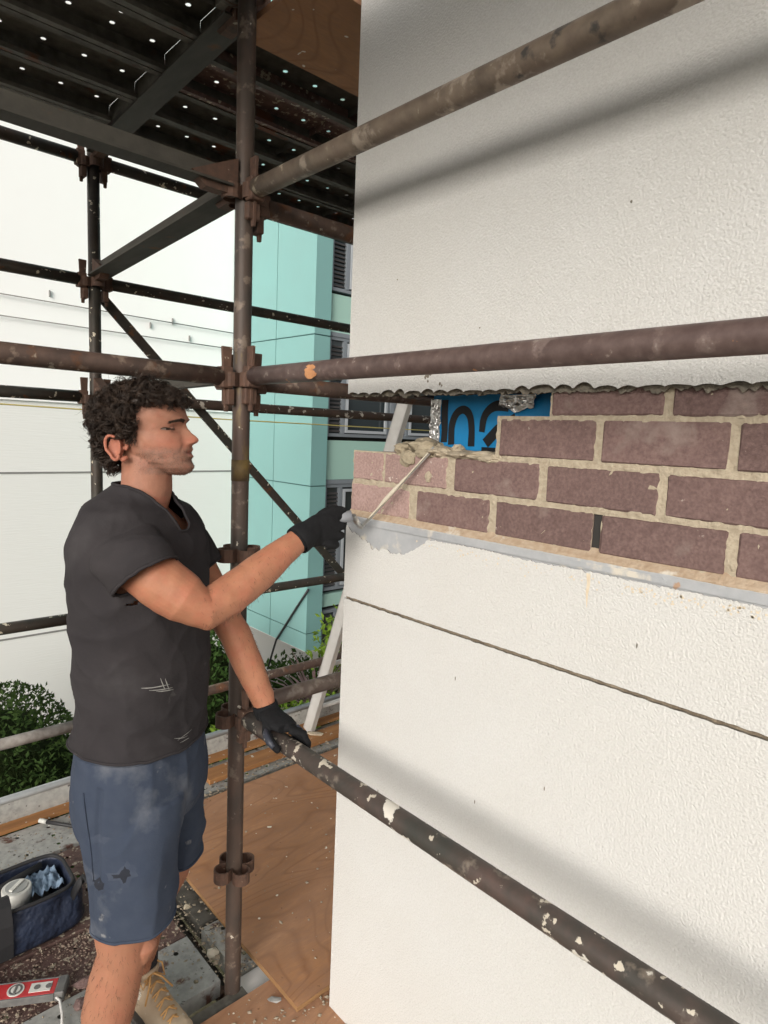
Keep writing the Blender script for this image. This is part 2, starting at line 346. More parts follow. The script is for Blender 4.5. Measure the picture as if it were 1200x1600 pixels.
# upper skin: scalloped saw-cut lower edge
def zjag(y):
    y0 = y; y = y+.022*N(y*17, 6); p = (y % .046)/.046; k = math.floor(y/.046)
    amp = .004+.013*abs(N(k*3.1, 2))+(.018*max(0, N(k*1.7, 9))); 
    base = 1.851+.004*N(y*9, 3)
    return base+amp*(sin(pi*min(1, max(0, (p-.1*N(k*5., 1)))))**.6 if p > .02 else 0)
def skin(x0, x1, ys, zlo, zhi, m_edge, name='render_skin', horizontal_extra=None):
    mb = MB(); me_edge = MB()
    for i in range(len(ys)-1):
        a, b = ys[i], ys[i+1]
        mb.add([(x0, a, zlo(a)), (x0, b, zlo(b)), (x0, b, zhi(b)), (x0, a, zhi(a))], [(0, 1, 2, 3)])
        me_edge.add([(x0, a, zlo(a)), (x0, b, zlo(b)), (x1, b, zlo(b)+.002), (x1, a, zlo(a)+.002)], [(0, 1, 2, 3)])
        me_edge.add([(x0, a, zhi(a)), (x0, b, zhi(b)), (x1, b, zhi(b)), (x1, a, zhi(a))], [(0, 1, 2, 3)])
    o = mb.build(name, m_render, hw); me_edge.build('cut_edge', m_edge, hw)
    return o
def lins(a, b, st):
    n_ = max(1, int(abs(b-a)/st)); return [a+(b-a)*i/n_ for i in range(n_+1)]
ys = lins(YC, -1.0, .0035)+lins(-1.0, YE, .05)[1:]
XU = 1.130
skin(XU, 1.149, ys, zjag, lambda y: 5.6, m_rend_cut)
# rough dark core behind the saw cut
cm = MB()
for i in range(len(ys)-1):
    a, b = ys[i], ys[i+1]; f = lambda y: 1.8475+.010*N(y*33, 5)+.008*N(y*110, 7)
    if a > -1.0: cm.add([(1.143, a, f(a)), (1.143, b, f(b)), (1.143, b, 1.88), (1.143, a, 1.88), (1.17, a, f(a)+.004), (1.17, b, f(b)+.004)], [(0, 1, 2, 3), (0, 1, 5, 4)])
cm.build('broken_render_core', m_rend_cut, hw)
MB().box((1.151, YE, 1.884), (3.6, YC-.014, 5.6)).build('upper_masonry', m_mortar, hw)
MB().box((1.151, YC-.013, 1.862), (3.6, YC, 5.6)).build('return_render', m_render, hw)
MB().box((1.150, .9, 1.856), (1.256, YC-.014, 1.883)).build('steel_lintel', m_rust, hw)
MB().box((1.31, YC-.12, 1.856), (3.6, YC-.014, 1.883)).build('steel_lintel', m_rust, hw)
# lower skins with groove at z=1.287
def ztop(y):
    b_ = 1.499+.004*N(y*6, 4)
    if y > 1.27: b_ = 1.452+.036*(y-1.27)/.107
    elif y > 1.14: b_ = 1.447+.012*N(y*30, 2)
    elif y > 1.06: b_ = 1.447+.049*(1.14-y)/.08
    return b_+(.0035+(.006 if y > 1.06 else 0))*N(y*70, 1)+.0035*N(y*210, 2)
ysd = lins(YC, -1.0, .004)+lins(-1.0, YE, .05)[1:]
skin(XR, 1.152, ysd, lambda y: 1.2915+.0016*N(y*60, 1), ztop, m_rend_cut)
skin(XR, 1.152, ysd, lambda y: -2.9, lambda y: 1.2835+.0022*N(y*55, 8), m_rend_cut)
MB().box((1.1475, YE, 1.276), (1.156, YC-.003, 1.299)).build('groove_bed', m_rust if False else mat('dirty_groove', (.13, .10, .07), .95, var=((30, .9, (.3, .25, .18)),), bump=((150, 1, .004),)), hw)
MB().box((1.1565, YE, -3), (1.255, YC-.014, 1.502)).build('lower_masonry', m_mortar, hw)
MB().box((1.256, YC-.12, -3), (3.6, YC-.014, 1.502)).build('lower_masonry', m_mortar, hw)
MB().box((1.151, YC-.013, -2.9), (3.6, YC, 1.494)).build('return_render', m_render, hw)
# flashing
fl = MB(); pr = [(1.2, 1.526), (1.139, 1.523), (1.1365, 1.520), (1.1370, 1.5035), (1.1385, 1.5030), (1.1385, 1.506), (1.1418, 1.508), (1.1418, 1.43)]
fl.loft([[Vector((x, y, z+.0015*N(y*4, x*9))) for x, z in pr] for y in lins(YC-.001, YE, .04)], caps=False, closed=False, smooth=False)
fl.build('flashing', m_flash, hw)
MB().obox((1.1362, .60, 1.512), (.0012, 0, 0), (0, .12, .0), (0, .004, .0055)).build('flashing_lap', m_flash, hw)
cb2 = MB(); cb2.loft([[Vector((XR+.0035+.0042*cos(a)+.0014*N(z*60, a), YC-.0035+.0042*sin(a)+.0016*N(z*45, 7, a), z)) for a in [2*pi*k/8 for k in range(8)]] for z in lins(-1.0, 1.284, .006)]); cb2.build('corner_edge', m_render, hw)
cb2 = MB(); cb2.loft([[Vector((XR+.0035+.0042*cos(a)+.0014*N(z*60, a), YC-.0035+.0042*sin(a)+.0016*N(z*45, 7, a), z)) for a in [2*pi*k/8 for k in range(8)]] for z in lins(1.292, 1.492, .006)]); cb2.build('corner_edge', m_render, hw)
cb2 = MB(); cb2.loft([[Vector((XU+.0035+.0042*cos(a)+.0010*N(z*60, a), YC-.0035+.0042*sin(a)+.0012*N(z*45, 7, a), z)) for a in [2*pi*k/8 for k in range(8)]] for z in lins(1.862, 3.4, .01)]); cb2.build('corner_edge', m_render, hw)
m_stain = mat('ochre_water_stain', (.60, .50, .36), .9, var=((60, .6, (.72, .66, .54)),))
def blot(y0, z0, pts, nm_='stain'):
    b = MB(); K = len(pts); b.add([(XR-.0006, y0, z0)]+[(XR-.0006, y0+p[0], z0+p[1]) for p in pts], [(0, k+1, (k+1) % K+1) for k in range(K)]); return b.build(nm_, m_stain, hw, fix=False)
blot(.628, 1.478, [(.006, .018), (.003, -.002), (.004, -.018), (.0008, -.045), (-.0008, -.052), (-.0015, -.022), (-.004, -.004), (-.003, .018)])
r = random.Random(31)
for k in range(150):
    y = r.uniform(.28, .56) if k % 3 else r.uniform(.6, 1.1); z = 1.492-abs(r.gauss(0, .011)); s_ = r.uniform(.0008, .0028)
    blot(y, z, [(s_*cos(a)*r.uniform(.6, 1.3), s_*sin(a)*r.uniform(.6, 1.3)) for a in [2*pi*j/6 for j in range(6)]])
for (y, z) in ((.87, .905), (.69, 1.02), (1.2, .78), (.52, 1.38), (.95, 1.18)):
    o_ = blot(y, z, [(.001, .006), (.002, 0), (.0006, -.006), (-.001, -.002), (-.0012, .003)], 'scuff'); o_.data.materials[0] = m_rend_cut
# mortar: rough recessed sheet behind the brick faces, broken by the open joint
XB = 1.150
mo = MB(); 
def mcol(y0, y1, z0, z1, hole=None):
    yy = lins(y0, y1, .0075); zz_ = lins(z0, z1, .0075)
    vs = []
    for y in yy:
        for z in zz_:
            vs.append((XB+.0035+.0042*N(y*60, z*60, 4)+.0028*N(y*190, z*190), y, z))
    m_ = len(zz_); fs = [(i*m_+j, (i+1)*m_+j, (i+1)*m_+j+1, i*m_+j+1) for i in range(len(yy)-1) for j in range(m_-1)]
    mo.add(vs, fs, True)
mcol(YC-.004, .6365, 1.512, 1.618); mcol(.6185, YE+1.4, 1.512, 1.618); mcol(.6365, .6185, 1.512, 1.532); mcol(.6365, .6185, 1.612, 1.618)
mcol(YC-.006, YE+1.4, 1.618, 1.703); mcol(.884, YE+1.4, 1.703, 1.80); mcol(.752, YE+1.4, 1.80, 1.888)
tag(mo.build('mortar_joints', m_mortar, hw), kind='stuff')
MB().box((1.1585, YE, 1.503), (1.252, .752, 1.883)).build('brick_core', m_void, hw)
MB().box((1.1585, .753, 1.503), (1.252, YC-.13, 1.618)).build('brick_core', m_void, hw)
MB().box((1.175, .6175, 1.52), (1.30, .6375, 1.617)).build('weep_hole', m_void, hw)
# stained bed mortar on the flashing
sm_ = MB(); rr = []
for y in lins(YC-.002, YE+1.4, .006):
    w = .008+.005*N(y*7, 1)+.003*N(y*60, 2)
    if 1.12 > y: w += .003
    rr.append([Vector((1.158, y, 1.545+.002*N(y*80, 9))), Vector((1.1515-.001, y, 1.535)), Vector((1.1445-.3*w*.5, y, 1.531-w*.2)), Vector((1.1385-w*.15, y, 1.5275-w*.35)), Vector((1.143, y, 1.521-w*.2))])
sm_.loft(rr, caps=False, closed=False); sm_.build('bed_mortar', m_mortar_o, hw)

def brick_mesh(L, H, D, seedv):
    b = bmesh.new(); bmesh.ops.create_cube(b, size=1)
    bmesh.ops.scale(b, vec=(D, L, H), verts=b.verts)
    bmesh.ops.bevel(b, geom=b.edges[:], offset=.0035, segments=1, affect='EDGES')
    r = random.Random(seedv)
    for v in b.verts: v.co += Vector((r.uniform(-.0006, .0006), r.uniform(-.0016, .0016), r.uniform(-.0016, .0016)))
    me = bpy.data.meshes.new('brick'); b.to_mesh(me); b.free(); return me
BM = {}
def brick(ya, yb, z0, z1, mt, D=.105, xb=XB, axis='Y', label=None, par=None):
    L = abs(ya-yb); key = (round(L, 3), round(z1-z0, 3), D, mt.name, rnd.randint(0, 2))
    if key not in BM:
        BM[key] = brick_mesh(L, z1-z0, D, hash(key[:3]) % 1000); BM[key].materials.append(mt)
    o = bpy.data.objects.new('brick', BM[key]); COL.objects.link(o); o.parent = hw
    p = Vector((xb+D/2+rnd.uniform(-.0008, .0008), (ya+yb)/2, (z0+z1)/2))
    if axis == 'X': o.rotation_euler = (0, 0, pi/2); p = Vector(((ya+yb)/2, xb, (z0+z1)/2))
    o.location = p-wloc(hw)
    if label: o['label'] = label
    return o
R = [(1.537, 1.613), (1.624, 1.700), (1.714, 1.793), (1.803, 1.880)]
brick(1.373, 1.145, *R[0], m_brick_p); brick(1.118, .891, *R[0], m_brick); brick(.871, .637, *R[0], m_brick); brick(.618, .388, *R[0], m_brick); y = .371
while y > -1.1: brick(y, y-.232, *R[0], m_brick); y -= .247
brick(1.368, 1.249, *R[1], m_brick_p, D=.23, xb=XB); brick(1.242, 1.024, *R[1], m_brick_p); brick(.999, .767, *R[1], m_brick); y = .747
while y > -1.1: brick(y, y-.234, *R[1], m_brick); y -= .250
brick(.874, .645, *R[2], m_brick); y = .630
while y > -1.1: brick(y, y-.229, *R[2], m_brick); y -= .2435
y = .747
while y > -1.1: brick(y, y-.230, *R[3], m_brick); y -= .246
for k in range(6):
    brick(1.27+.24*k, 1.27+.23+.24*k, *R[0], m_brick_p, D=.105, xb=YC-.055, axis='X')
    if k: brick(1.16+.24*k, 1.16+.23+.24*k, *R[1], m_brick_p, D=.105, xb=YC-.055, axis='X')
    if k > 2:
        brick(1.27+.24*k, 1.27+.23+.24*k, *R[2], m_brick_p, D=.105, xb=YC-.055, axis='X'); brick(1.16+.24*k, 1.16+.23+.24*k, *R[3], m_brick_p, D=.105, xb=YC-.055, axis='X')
# bed under the return bricks
MB().box((1.256, YC-.105, 1.503), (3.5, YC-.006, 1.536)).build('bed_mortar', m_mortar, hw)
MB().box((1.26, YC-.104, 1.6135), (3.5, YC-.008, 1.6235)).build('bed_mortar', m_mortar, hw)
# inner frame with blue wrap
XW, YWR = 1.272, 1.188
wr = MB()
gy = lins(YWR, -.2, .02); gz = lins(1.50, 1.99, .02); vs = []
for y in gy:
    for z in gz: vs.append((XW+.004*N(y*9, z*12, 3)+.002*N(y*30, z*20), y, z))
mz = len(gz); wr.add(vs, [(i*mz+j, (i+1)*mz+j, (i+1)*mz+j+1, i*mz+j+1) for i in range(len(gy)-1) for j in range(mz-1)], True)
gx = lins(XW+.001, 3.0, .1)
wr.add([(XW+.002, YWR, 1.5), (3.0, YWR, 1.5), (3.0, YWR, 1.99), (XW+.002, YWR, 1.99)], [(0, 1, 2, 3)])
wp = wr.build('building_wrap', m_wrap, hw, fix=False)
MB().box((1.30, -.2, 1.5), (3.0, 1.17, 2.0)).build('timber_frame', m_void, hw)
# print on the wrap: fragment of large black lettering
def ribbon(pts, w):
    mb = MB(); P = [Vector((0, p[0], p[1])) for p in pts]; n_ = len(P); L_ = []; Rr = []
    sub = []
    for i in range(n_-1):
        p0, p1, p2, p3 = P[max(i-1, 0)], P[i], P[i+1], P[min(i+2, n_-1)]
        for k in range(6):
            t = k/6; sub.append(.5*((2*p1)+(-p0+p2)*t+(2*p0-5*p1+4*p2-p3)*t*t+(-p0+3*p1-3*p2+p3)*t**3))
    sub.append(P[-1]); n_ = len(sub)
    for i, p in enumerate(sub):
        t = (sub[min(i+1, n_-1)]-sub[max(i-1, 0)]).normalized(); q = Vector((0, -t.z, t.y)); ww = w if not isinstance(w, tuple) else w[0]+(w[1]-w[0])*i/(n_-1)
        for ss in (1, -1):
            y, z = (p+q*ss*ww).y, (p+q*ss*ww).z
            (L_ if ss == 1 else Rr).append((XW-.0012+.004*N(y*9, z*12, 3)+.002*N(y*30, z*20), y, z))
    vs = L_+Rr; mb.add(vs, [(i, i+1, n_+i+1, n_+i) for i in range(n_-1)], True); return mb
for pts, w in (([(1.146, 1.845), (1.144, 1.735)], .011), ([(1.118, 1.730), (1.121, 1.775), (1.108, 1.808), (1.084, 1.820), (1.062, 1.806), (1.053, 1.775), (1.052, 1.728)], .0105),
               ([(.945, 1.829), (.985, 1.828), (1.012, 1.806), (1.020, 1.765)], (.014, .009)), ([(.92, 1.80), (.965, 1.775), (1.008, 1.737)], .013), ([(1.02, 1.722), (.95, 1.722)], .006)):
    ribbon(pts, w).build('letter_stroke', m_ink, wp, fix=False)
def foil(name, rows, seedv):
    b = MB(); vs = []; nu, nv = len(rows), 12
    for i, (A, B) in enumerate(rows):
        for j in range(nv+1):
            p = Vector(A).lerp(Vector(B), j/nv); q = p+Vector((-.006*abs(N(p.y*60+seedv, p.z*60))-.003*N(p.y*170, p.z*150), .002*N(i*.9, j*.5), .003*N(i*2., j*.7, 3))); vs.append(q)
    b.add(vs, [(i*(nv+1)+j, (i+1)*(nv+1)+j, (i+1)*(nv+1)+j+1, i*(nv+1)+j+1) for i in range(nu-1) for j in range(nv)], False)
    return b.build(name, m_foil, hw, fix=False)
foil('foil_tape', [((XW-.004, 1.194, z), (XW-.004, 1.158+.004*N(z*50), z)) for z in lins(1.716, 1.846, .01)], 1)
foil('foil_tape', [((XW+.03, 1.1935, z), (XW-.004, 1.194, z)) for z in lins(1.716, 1.846, .01)], 2)
foil('foil_tape', [((XW-.02, y, 1.853), (XW-.012, y+.01, 1.812+.016*abs(y-.90)/.05+.006*N(y*60))) for y in lins(.955, .855, .008)], 3)
# mortar lumps on the open course
def lump(name, c, rad, seedv, m_=m_mortar_w, par=None):
    b = bmesh.new(); bmesh.ops.create_icosphere(b, subdivisions=3, radius=1)
    for v in b.verts:
        d = v.co.copy(); k = 1+.35*N(d.x*1.6+seedv, d.y*1.6, d.z*1.6)+.16*N(d.x*5, d.y*5+seedv, d.z*5)
        v.co = Vector((d.x*rad[0], d.y*rad[1], d.z*rad[2]))*k
    me = bpy.data.meshes.new(name); b.to_mesh(me); b.free(); me.materials.append(m_)
    o = bpy.data.objects.new(name, me); COL.objects.link(o)
    if par: o.parent = par; o.location = Vector(c)-wloc(par)
    else: o.location = c
    return o
for i, (c, rd) in enumerate((((1.175, 1.185, 1.715), (.03, .030, .018)), ((1.18, 1.12, 1.722), (.04, .045, .022)), ((1.150, 1.155, 1.690), (.010, .028, .020)), ((1.152, 1.10, 1.706), (.012, .03, .014)), ((1.185, 1.06, 1.712), (.05, .05, .014)), ((1.186, .985, 1.708), (.05, .06, .012)), ((1.19, .92, 1.708), (.05, .055, .013)), ((1.175, 1.01, 1.72), (.02, .012, .012)), ((1.157, .90, 1.703), (.014, .03, .010)), ((1.149, 1.08, 1.65), (.006, .009, .013)))):
    lump('mortar_lump', c, rd, i*3.3, m_mortar_w if i < 4 else m_mortar, hw)
for (y, z, s_) in ((1.080, 1.893, .006), (1.072, 1.897, .005), (1.088, 1.889, .004), (1.079, 1.879, .003), (1.040, 1.872, .004), (1.034, 1.868, .003), (.93, 1.99, .002), (.60, 2.18, .0025), (1.2, 2.13, .002)):
    b = lump('chip', (XU, y, z), (.0015, s_*.8, s_), y*50, m_rend_cut, hw)

# ------------------------------------------------------------------ scaffold
MX, MY = .95, 1.63        # main standard
FX, FY = 1.0, 2.945       # far standard
TR = .0245
def vpress(par, c, mt):
    rings = []; K = 40
    outer = []; inner = []
    for k in range(K):
        a = 2*pi*k/K; rr = .026+.041*abs(cos(2*a))**.65
        outer.append((cos(a)*rr, sin(a)*rr)); inner.append((cos(a)*(rr-.005), sin(a)*(rr-.005)))
    c = Vector(c); h = .019
    rings = [[c+Vector((x, y, -h)) for x, y in outer], [c+Vector((x, y, h)) for x, y in outer], [c+Vector((x, y, h)) for x, y in inner], [c+Vector((x, y, -h)) for x, y in inner], [c+Vector((x, y, -h)) for x, y in outer]]
    return MB().loft(rings, caps=False, smooth=False).build('v_pressing', mt, par)
def standard(label, x, y, z0, z1, levels, mt):
    t = thing('scaffold_standard', label, 'scaffold pole', (x, y, z0), 'upright scaffold poles')
    MB().tube([(x, y, z0+(z1-z0)*k/6) for k in range(7)], TR, 24).build('pole', mt, t)
    for z in levels: vpress(t, (x, y, z), m_rust)
    return t
m_std = mat('upright_tube_paint', (.062, .054, .045), .55, .15, stretch=(1, 1, .35), var=((7, .9, (.13, .08, .06)), (18, .7, (.04, .038, .036))), spots=((20, .57, .64, (.18, .14, .11), 9), (11, .62, .70, (.19, .135, .05), 6, 1), (30, .68, .695, (.55, .50, .42), 6)), bump=((60, .35, .002),), spec=.4)
LV = [-.098, .397, .892, 1.387, 1.882, 2.377, 2.872]
st_ = standard('nearer upright scaffold pole, rusty and mortar spotted, in front of the teal bay', MX, MY, -3, 5.2, LV, m_std)
MB().tube([(MX, MY, 1.60), (MX, MY, 1.66)], TR+.0012, 24).build('yellow_stain', m_yel, st_)
standard('farther dark upright scaffold pole seen above the worker\'s back', FX, FY, -3, 2.90, [-.12, .37, .87, 1.36, 1.845, 2.335, 2.815], m_tube_grn)
standard('upright scaffold pole at the far right, hidden behind the house corner', 3.45, FY, -3, 5.2, [.38, .87, 1.85], m_std) if False else None

def fitting(par, p, d, mt, wedge=True):
    # p: tube centre at the standard side; d: unit direction away from the standard
    p = Vector(p); d = Vector(d); s_ = Vector((-d.y, d.x, 0)); u = Vector((0, 0, 1))
    MB().obox(p+d*.018-u*.002, d*.017, s_*.021, u*.029).build('end_fitting', mt, par, bevel=.003)
    MB().obox(p+d*.006-u*.055, d*.011, s_*.019, u*.022).build('lower_lug', mt, par, bevel=.003)
    if wedge:
        w = MB(); a, b = .0155, .0095
        c0 = p+d*.012-u*.095; c1 = p+d*.012+u*.082; t_ = s_*.005
        w.add([c0-d*b*.6-t_, c0+d*b*.6-t_, c0+d*b*.6+t_, c0-d*b*.6+t_, c1-d*a-t_, c1+d*a-t_, c1+d*a+t_, c1-d*a+t_], [(0,3,2,1),(4,5,6,7),(0,1,5,4),(1,2,6,5),(2,3,7,6),(3,0,4,7)])
        w.build('wedge', m_rust, par, bevel=.0015)
def ledger(label, a, b, mt, grp, fa=True, fb=True, r=TR, name='scaffold_ledger', cat='scaffold rail', wa=True, wb=True):
    a = Vector(a); b = Vector(b); d = (b-a).normalized()
    t = thing(name, label, cat, tuple((a+b)/2), grp)
    a2 = a+d*(.066 if fa else 0); b2 = b-d*(.066 if fb else 0)
    MB().tube([a2.lerp(b2, k/8) for k in range(9)], r, 24).build('tube', mt, t)
    if fa: fitting(t, a+d*.036, d, m_rust, wa)
    if fb: fitting(t, b-d*.036, -d, m_rust, wb)
    return t
G1 = 'rails along the house wall'; G2 = 'rails in line with the nearer pole'; G3 = 'rails in line with the farther pole'
ledger('weathered brown rail slanting across the top of the cream wall', (MX, MY, 2.382), (MX, MY-2.44, 2.385), mat('weathered_brown_tube', (.155, .115, .088), .6, .15, var=((9, .8, (.07, .055, .042)), (30, .6, (.22, .175, .13))), spots=((20, .56, .64, (.30, .25, .20), 9), (22, .65, .70, (.46, .40, .30), 7), (14, .62, .68, (.05, .045, .04), 6)), bump=((60, .4, .002),)), G1)
q = ledger('reddish brown rail with an orange mark crossing in front of the wall above the bricks', (MX, MY, 1.892), (MX, MY-2.44, 1.905), m_tube_brn, G1)
k = lump('orange_mark', (MX-.0225, 1.275, 1.890), (.0032, .024, .016), 3, m_orange, q)
ledger('mortar splashed dark rail at hip height that the worker leans a hand on', (MX, MY, .905), (MX, MY-2.44, .915), m_tube_splat, G1)
ledger('thick brown rail passing behind the worker\'s head to the nearer pole', (MX, MY, 1.888), (MX-2.44, MY, 1.902), m_tube, G2)
ledger('brown rail right of the nearer pole, running behind the reddish rail', (MX, MY, 1.880), (MX+2.44, MY, 1.885), m_tube, G2)
ledger('brown rail right of the nearer pole at hip height, crossing the ladder', (MX, MY, .915), (MX+2.44, MY, .915), mat('brown_grey_tube', (.125, .085, .07), .6, .15, var=((8, .7, (.08, .055, .045)), (30, .5, (.17, .14, .12))), spots=((20, .56, .66, (.23, .19, .16), 9),), bump=((60, .4, .002),)), G2)
ledger('dark rail right of the nearer pole just under the overhead boards', (MX, MY, 2.362), (MX+2.44, MY, 2.362), m_tube, G2)
fl_ = [(2.83, 'topmost'), (2.342, 'second from the top'), (1.855, 'level with the worker\'s head'), (.883, 'at his waist height'), (.385, 'lowest, pale and mortar coated')]
for z, w in fl_:
    ml = m_tube_splat if z < .5 else m_tube_grn
    if z == .385: ml = mat('pale_coated_tube', (.26, .23, .21), .7, .1, var=((8, .8, (.12, .09, .08)), (30, .5, (.5, .48, .44))), bump=((60, .4, .002),))
    ledger('far rail left of the farther pole, '+w, (FX, FY, z), (FX-2.44, FY, z+.004), ml, G3)
    if z in (1.855,): ml = mat('mortar_topped_tube', (.075, .045, .032), .7, .1, var=((15, .8, (.04, .03, .025)),), spots=((24, .60, .63, (.48, .44, .38), 3),), bump=((60, .4, .002),))
    if z < .5: ml = m_tube
    ledger('far rail right of the farther pole, '+w.replace(', pale and mortar coated', ' and brown').replace('his waist height', 'the height of the ladder top rungs'), (FX, FY, z), (FX+2.44, FY, z), ml, G3)
# T-section transoms
m_tr = mat('grimy_steel_section', (.060, .055, .044), .75, .2, stretch=(1, .3, 1), var=((8, .8, (.028, .026, .022)), (30, .5, (.09, .082, .068))), spots=((9, .64, .7, (.12, .06, .03), 5),), bump=((50, .4, .002),), rand=.1)
def transom(label, a, b, w=.05, h=.05, grp='steel section transoms'):
    a = Vector(a); b = Vector(b); d = (b-a).normalized(); s_ = Vector((-d.y, d.x, 0)); u = Vector((0, 0, 1)); L = (b-a).length
    t = thing('scaffold_transom', label, 'scaffold beam', tuple((a+b)/2), grp)
    c = (a+b)/2
    MB().obox(c, d*(L/2-.05), s_*w/2, u*.003).build('flange', m_tr, t)
    MB().obox(c+u*(h/2+.004), d*(L/2-.052), s_*.004, u*h/2).build('web', m_tr, t)
    for e, sg in ((a, 1), (b, -1)):
        MB().add([e+d*sg*.03-s_*.018-u*.02, e+d*sg*.12-s_*.018-u*.02, e+d*sg*.16-s_*.018+u*.012, e+d*sg*.03-s_*.018+u*.075, e+d*sg*.03+s_*.018-u*.02, e+d*sg*.12+s_*.018-u*.02, e+d*sg*.16+s_*.018+u*.012, e+d*sg*.03+s_*.018+u*.075],
                 [(0,1,2,3),(7,6,5,4),(0,4,5,1),(1,5,6,2),(2,6,7,3),(3,7,4,0)]).build('end_gusset', m_rust, t)
    return t
transom('broad steel beam under the overhead boards running left from the nearer pole', (MX, MY, 2.385), (MX-2.44, MY, 2.392), .06, .045)
transom('short steel transom joining both upright poles at the height of the top rails', (MX, MY, 2.39), (FX, FY, 2.355), .085, .05)
transom('uppermost steel transom between the upright poles carrying the overhead boards', (MX, MY, 2.845), (FX, FY, 2.845), .08, .05)
transom('steel transom between the upright poles hidden by the worker\'s hair', (MX, MY, 1.880), (FX, FY, 1.862), .035, .03)
transom('deck level steel transom between the upright poles', (MX+.02, MY-.02, -.118), (FX, FY, -.118), .06, .03)
transom('overhead beam at the outer end of the left boards', (MX-2.44, MY, 2.845), (MX-2.44, FY, 2.845), .08, .05)
transom('deck level beam at the outer end of the left boards', (MX-2.44, MY, -.118), (MX-2.44, FY, -.118), .06, .03)
transom('overhead beam at the far right end of the corner boards', (MX+2.48, MY, 2.845), (MX+2.48, FY, 2.845), .08, .05)
transom('deck level beam at the far right end of the corner boards', (MX+2.48, MY, -.118), (MX+2.48, FY, -.118), .06, .03)
# brace
br = thing('diagonal_brace', 'flat steel diagonal brace dropping right from the farther pole behind the worker', 'brace', (1.7, 2.98, 1.6))
a, b = Vector((1.03, 2.99, 2.305)), Vector((2.55, 2.99, .80)); d = (b-a).normalized()
MB().obox((a+b)/2, d*(b-a).length/2, Vector((0, .005, 0)), d.cross(Vector((0, 1, 0)))*.022).build('flat_bar', m_tube_grn, br)
for e in (a+d*.03, b-d*.03): MB().tube([e-Vector((0, .02, 0)), e+Vector((0, .012, 0))], .011, 8).build('bolt', m_rust, br)

# steel planks with real punched holes
PW, PH = .235, .058
def plank_mesh(L, mt, name='plank', holes=True):
    key = (round(L, 3), mt.name)
    if key in PM: return PM[key]
    mb = MB(); n_ = int(L/.115); dx = L/n_; rows = [-.072, -.0, .072] ; hw_ = PW/2; t = .0
    yb = [-hw_, -.036, .036, hw_]
    for i in range(n_):
        for j in range(3):
            x0, x1 = i*dx, (i+1)*dx; y0, y1 = yb[j], yb[j+1]; cx, cy = (x0+x1)/2, rows[j]; 
            if j == 1 and i % 2:
                mb.add([(x0, y0, 0), (x1, y0, 0), (x1, y1, 0), (x0, y1, 0)], [(0, 1, 2, 3)]); continue
            sq = [(x0, y0), (cx, y0), (x1, y0), (x1, cy), (x1, y1), (cx, y1), (x0, y1), (x0, cy)]; r_ = .0098
            ci = [(cx+r_*cos(a_), cy+r_*sin(a_)) for a_ in [pi*1.25+k*pi/4 for k in range(8)]]
            lo = [(cx+(r_-.002)*cos(a_), cy+(r_-.001)*sin(a_), -.003) for a_ in [pi*1.25+k*pi/4 for k in range(8)]]
            mb.add([(x, y, 0) for x, y in sq]+[(x, y, -.001) for x, y in ci]+lo, [(k, (k+1) % 8, 8+(k+1) % 8, 8+k) for k in range(8)]+[(8+k, 8+(k+1) % 8, 16+(k+1) % 8, 16+k) for k in range(8)])
    for sg in (-1, 1):
        pr = [(sg*hw_, 0), (sg*(hw_+.001), -.004), (sg*hw_, -PH), (sg*(hw_-.024), -PH-.001), (sg*(hw_-.026), -PH+.012)]
        mb.loft([[Vector((x, y, z)) for y, z in pr] for x in (0, L)], caps=False, closed=False, smooth=False)
    for x in (0, L):
        mb.add([(x, -hw_, -.001), (x, hw_, -.001), (x, hw_, -PH), (x, -hw_, -PH)], [(0, 1, 2, 3)])
    for x in [L*k/4 for k in (1, 2, 3)]:
        mb.add([(x, -hw_+.003, -.004), (x, hw_-.003, -.004), (x, hw_-.003, -.03), (x, -hw_+.003, -.03)], [(0, 1, 2, 3)])
    me = mb.mesh(name); me.materials.append(mt); PM[key] = me; return me
PM = {}
def plank(label, x, y, z, L, mt, rot=0, grp=None, tilt=0):
    o = bpy.data.objects.new('scaffold_plank', plank_mesh(L, mt)); COL.objects.link(o); o.location = (x, y, z); o.rotation_euler = (tilt, 0, rot)
    return tag(o, label, 'plank', grp)
GP = 'steel deck planks'; GO = 'overhead steel planks'
kinds = [m_galv, m_brownplk, m_brownplk, m_brownplk, m_galv]
names = ['mottled grey galvanised deck plank ending beside the worker\'s boot', 'rusty brown deck plank under the red spirit level', 'dark rusty deck plank under the open tool bag', 'rusty deck plank just beyond the tool bag', 'grey deck plank along the far toe board']
for k in range(5):
    plank(names[k], MX-2.42, 1.79+.2485*k, [-.002, -.010, -.004, -.009, -.002][k], 2.40, kinds[k], grp=GP)
nm2 = ['nearest grey plank under the plywood right of the nearer pole', 'grey plank end peeping from under the plywood', 'mottled pale plank end beneath the plywood edge', 'olive grimy plank end at the plywood corner', 'grey plank lying between the plywood and the far timber strip']
for k in range(5):
    plank(nm2[k], MX+.045, 1.81+.2475*k, [-.02, -.014, -.022, -.016, -.012][k], 2.40, [m_galv, m_dkplk, m_galv, m_dkplk, m_galv][k], grp=GP)
for k in range(5):
    plank('deck plank parallel to the house wall, number of widths from the wall: '+['one', 'two', 'three', 'four', 'five'][k] if False else ['deck plank hugging the house wall below the plywood', 'deck plank beneath the hip height rail', 'deck plank under the worker\'s far boot toe', 'deck plank under the worker\'s near foot', 'outermost deck plank beside the worker'][k], .86-.241*k+.0, 1.62, -.014, 2.40, [m_dkplk, m_brownplk, m_galv, m_brownplk, m_dkplk][k], rot=-pi/2, grp=GP)
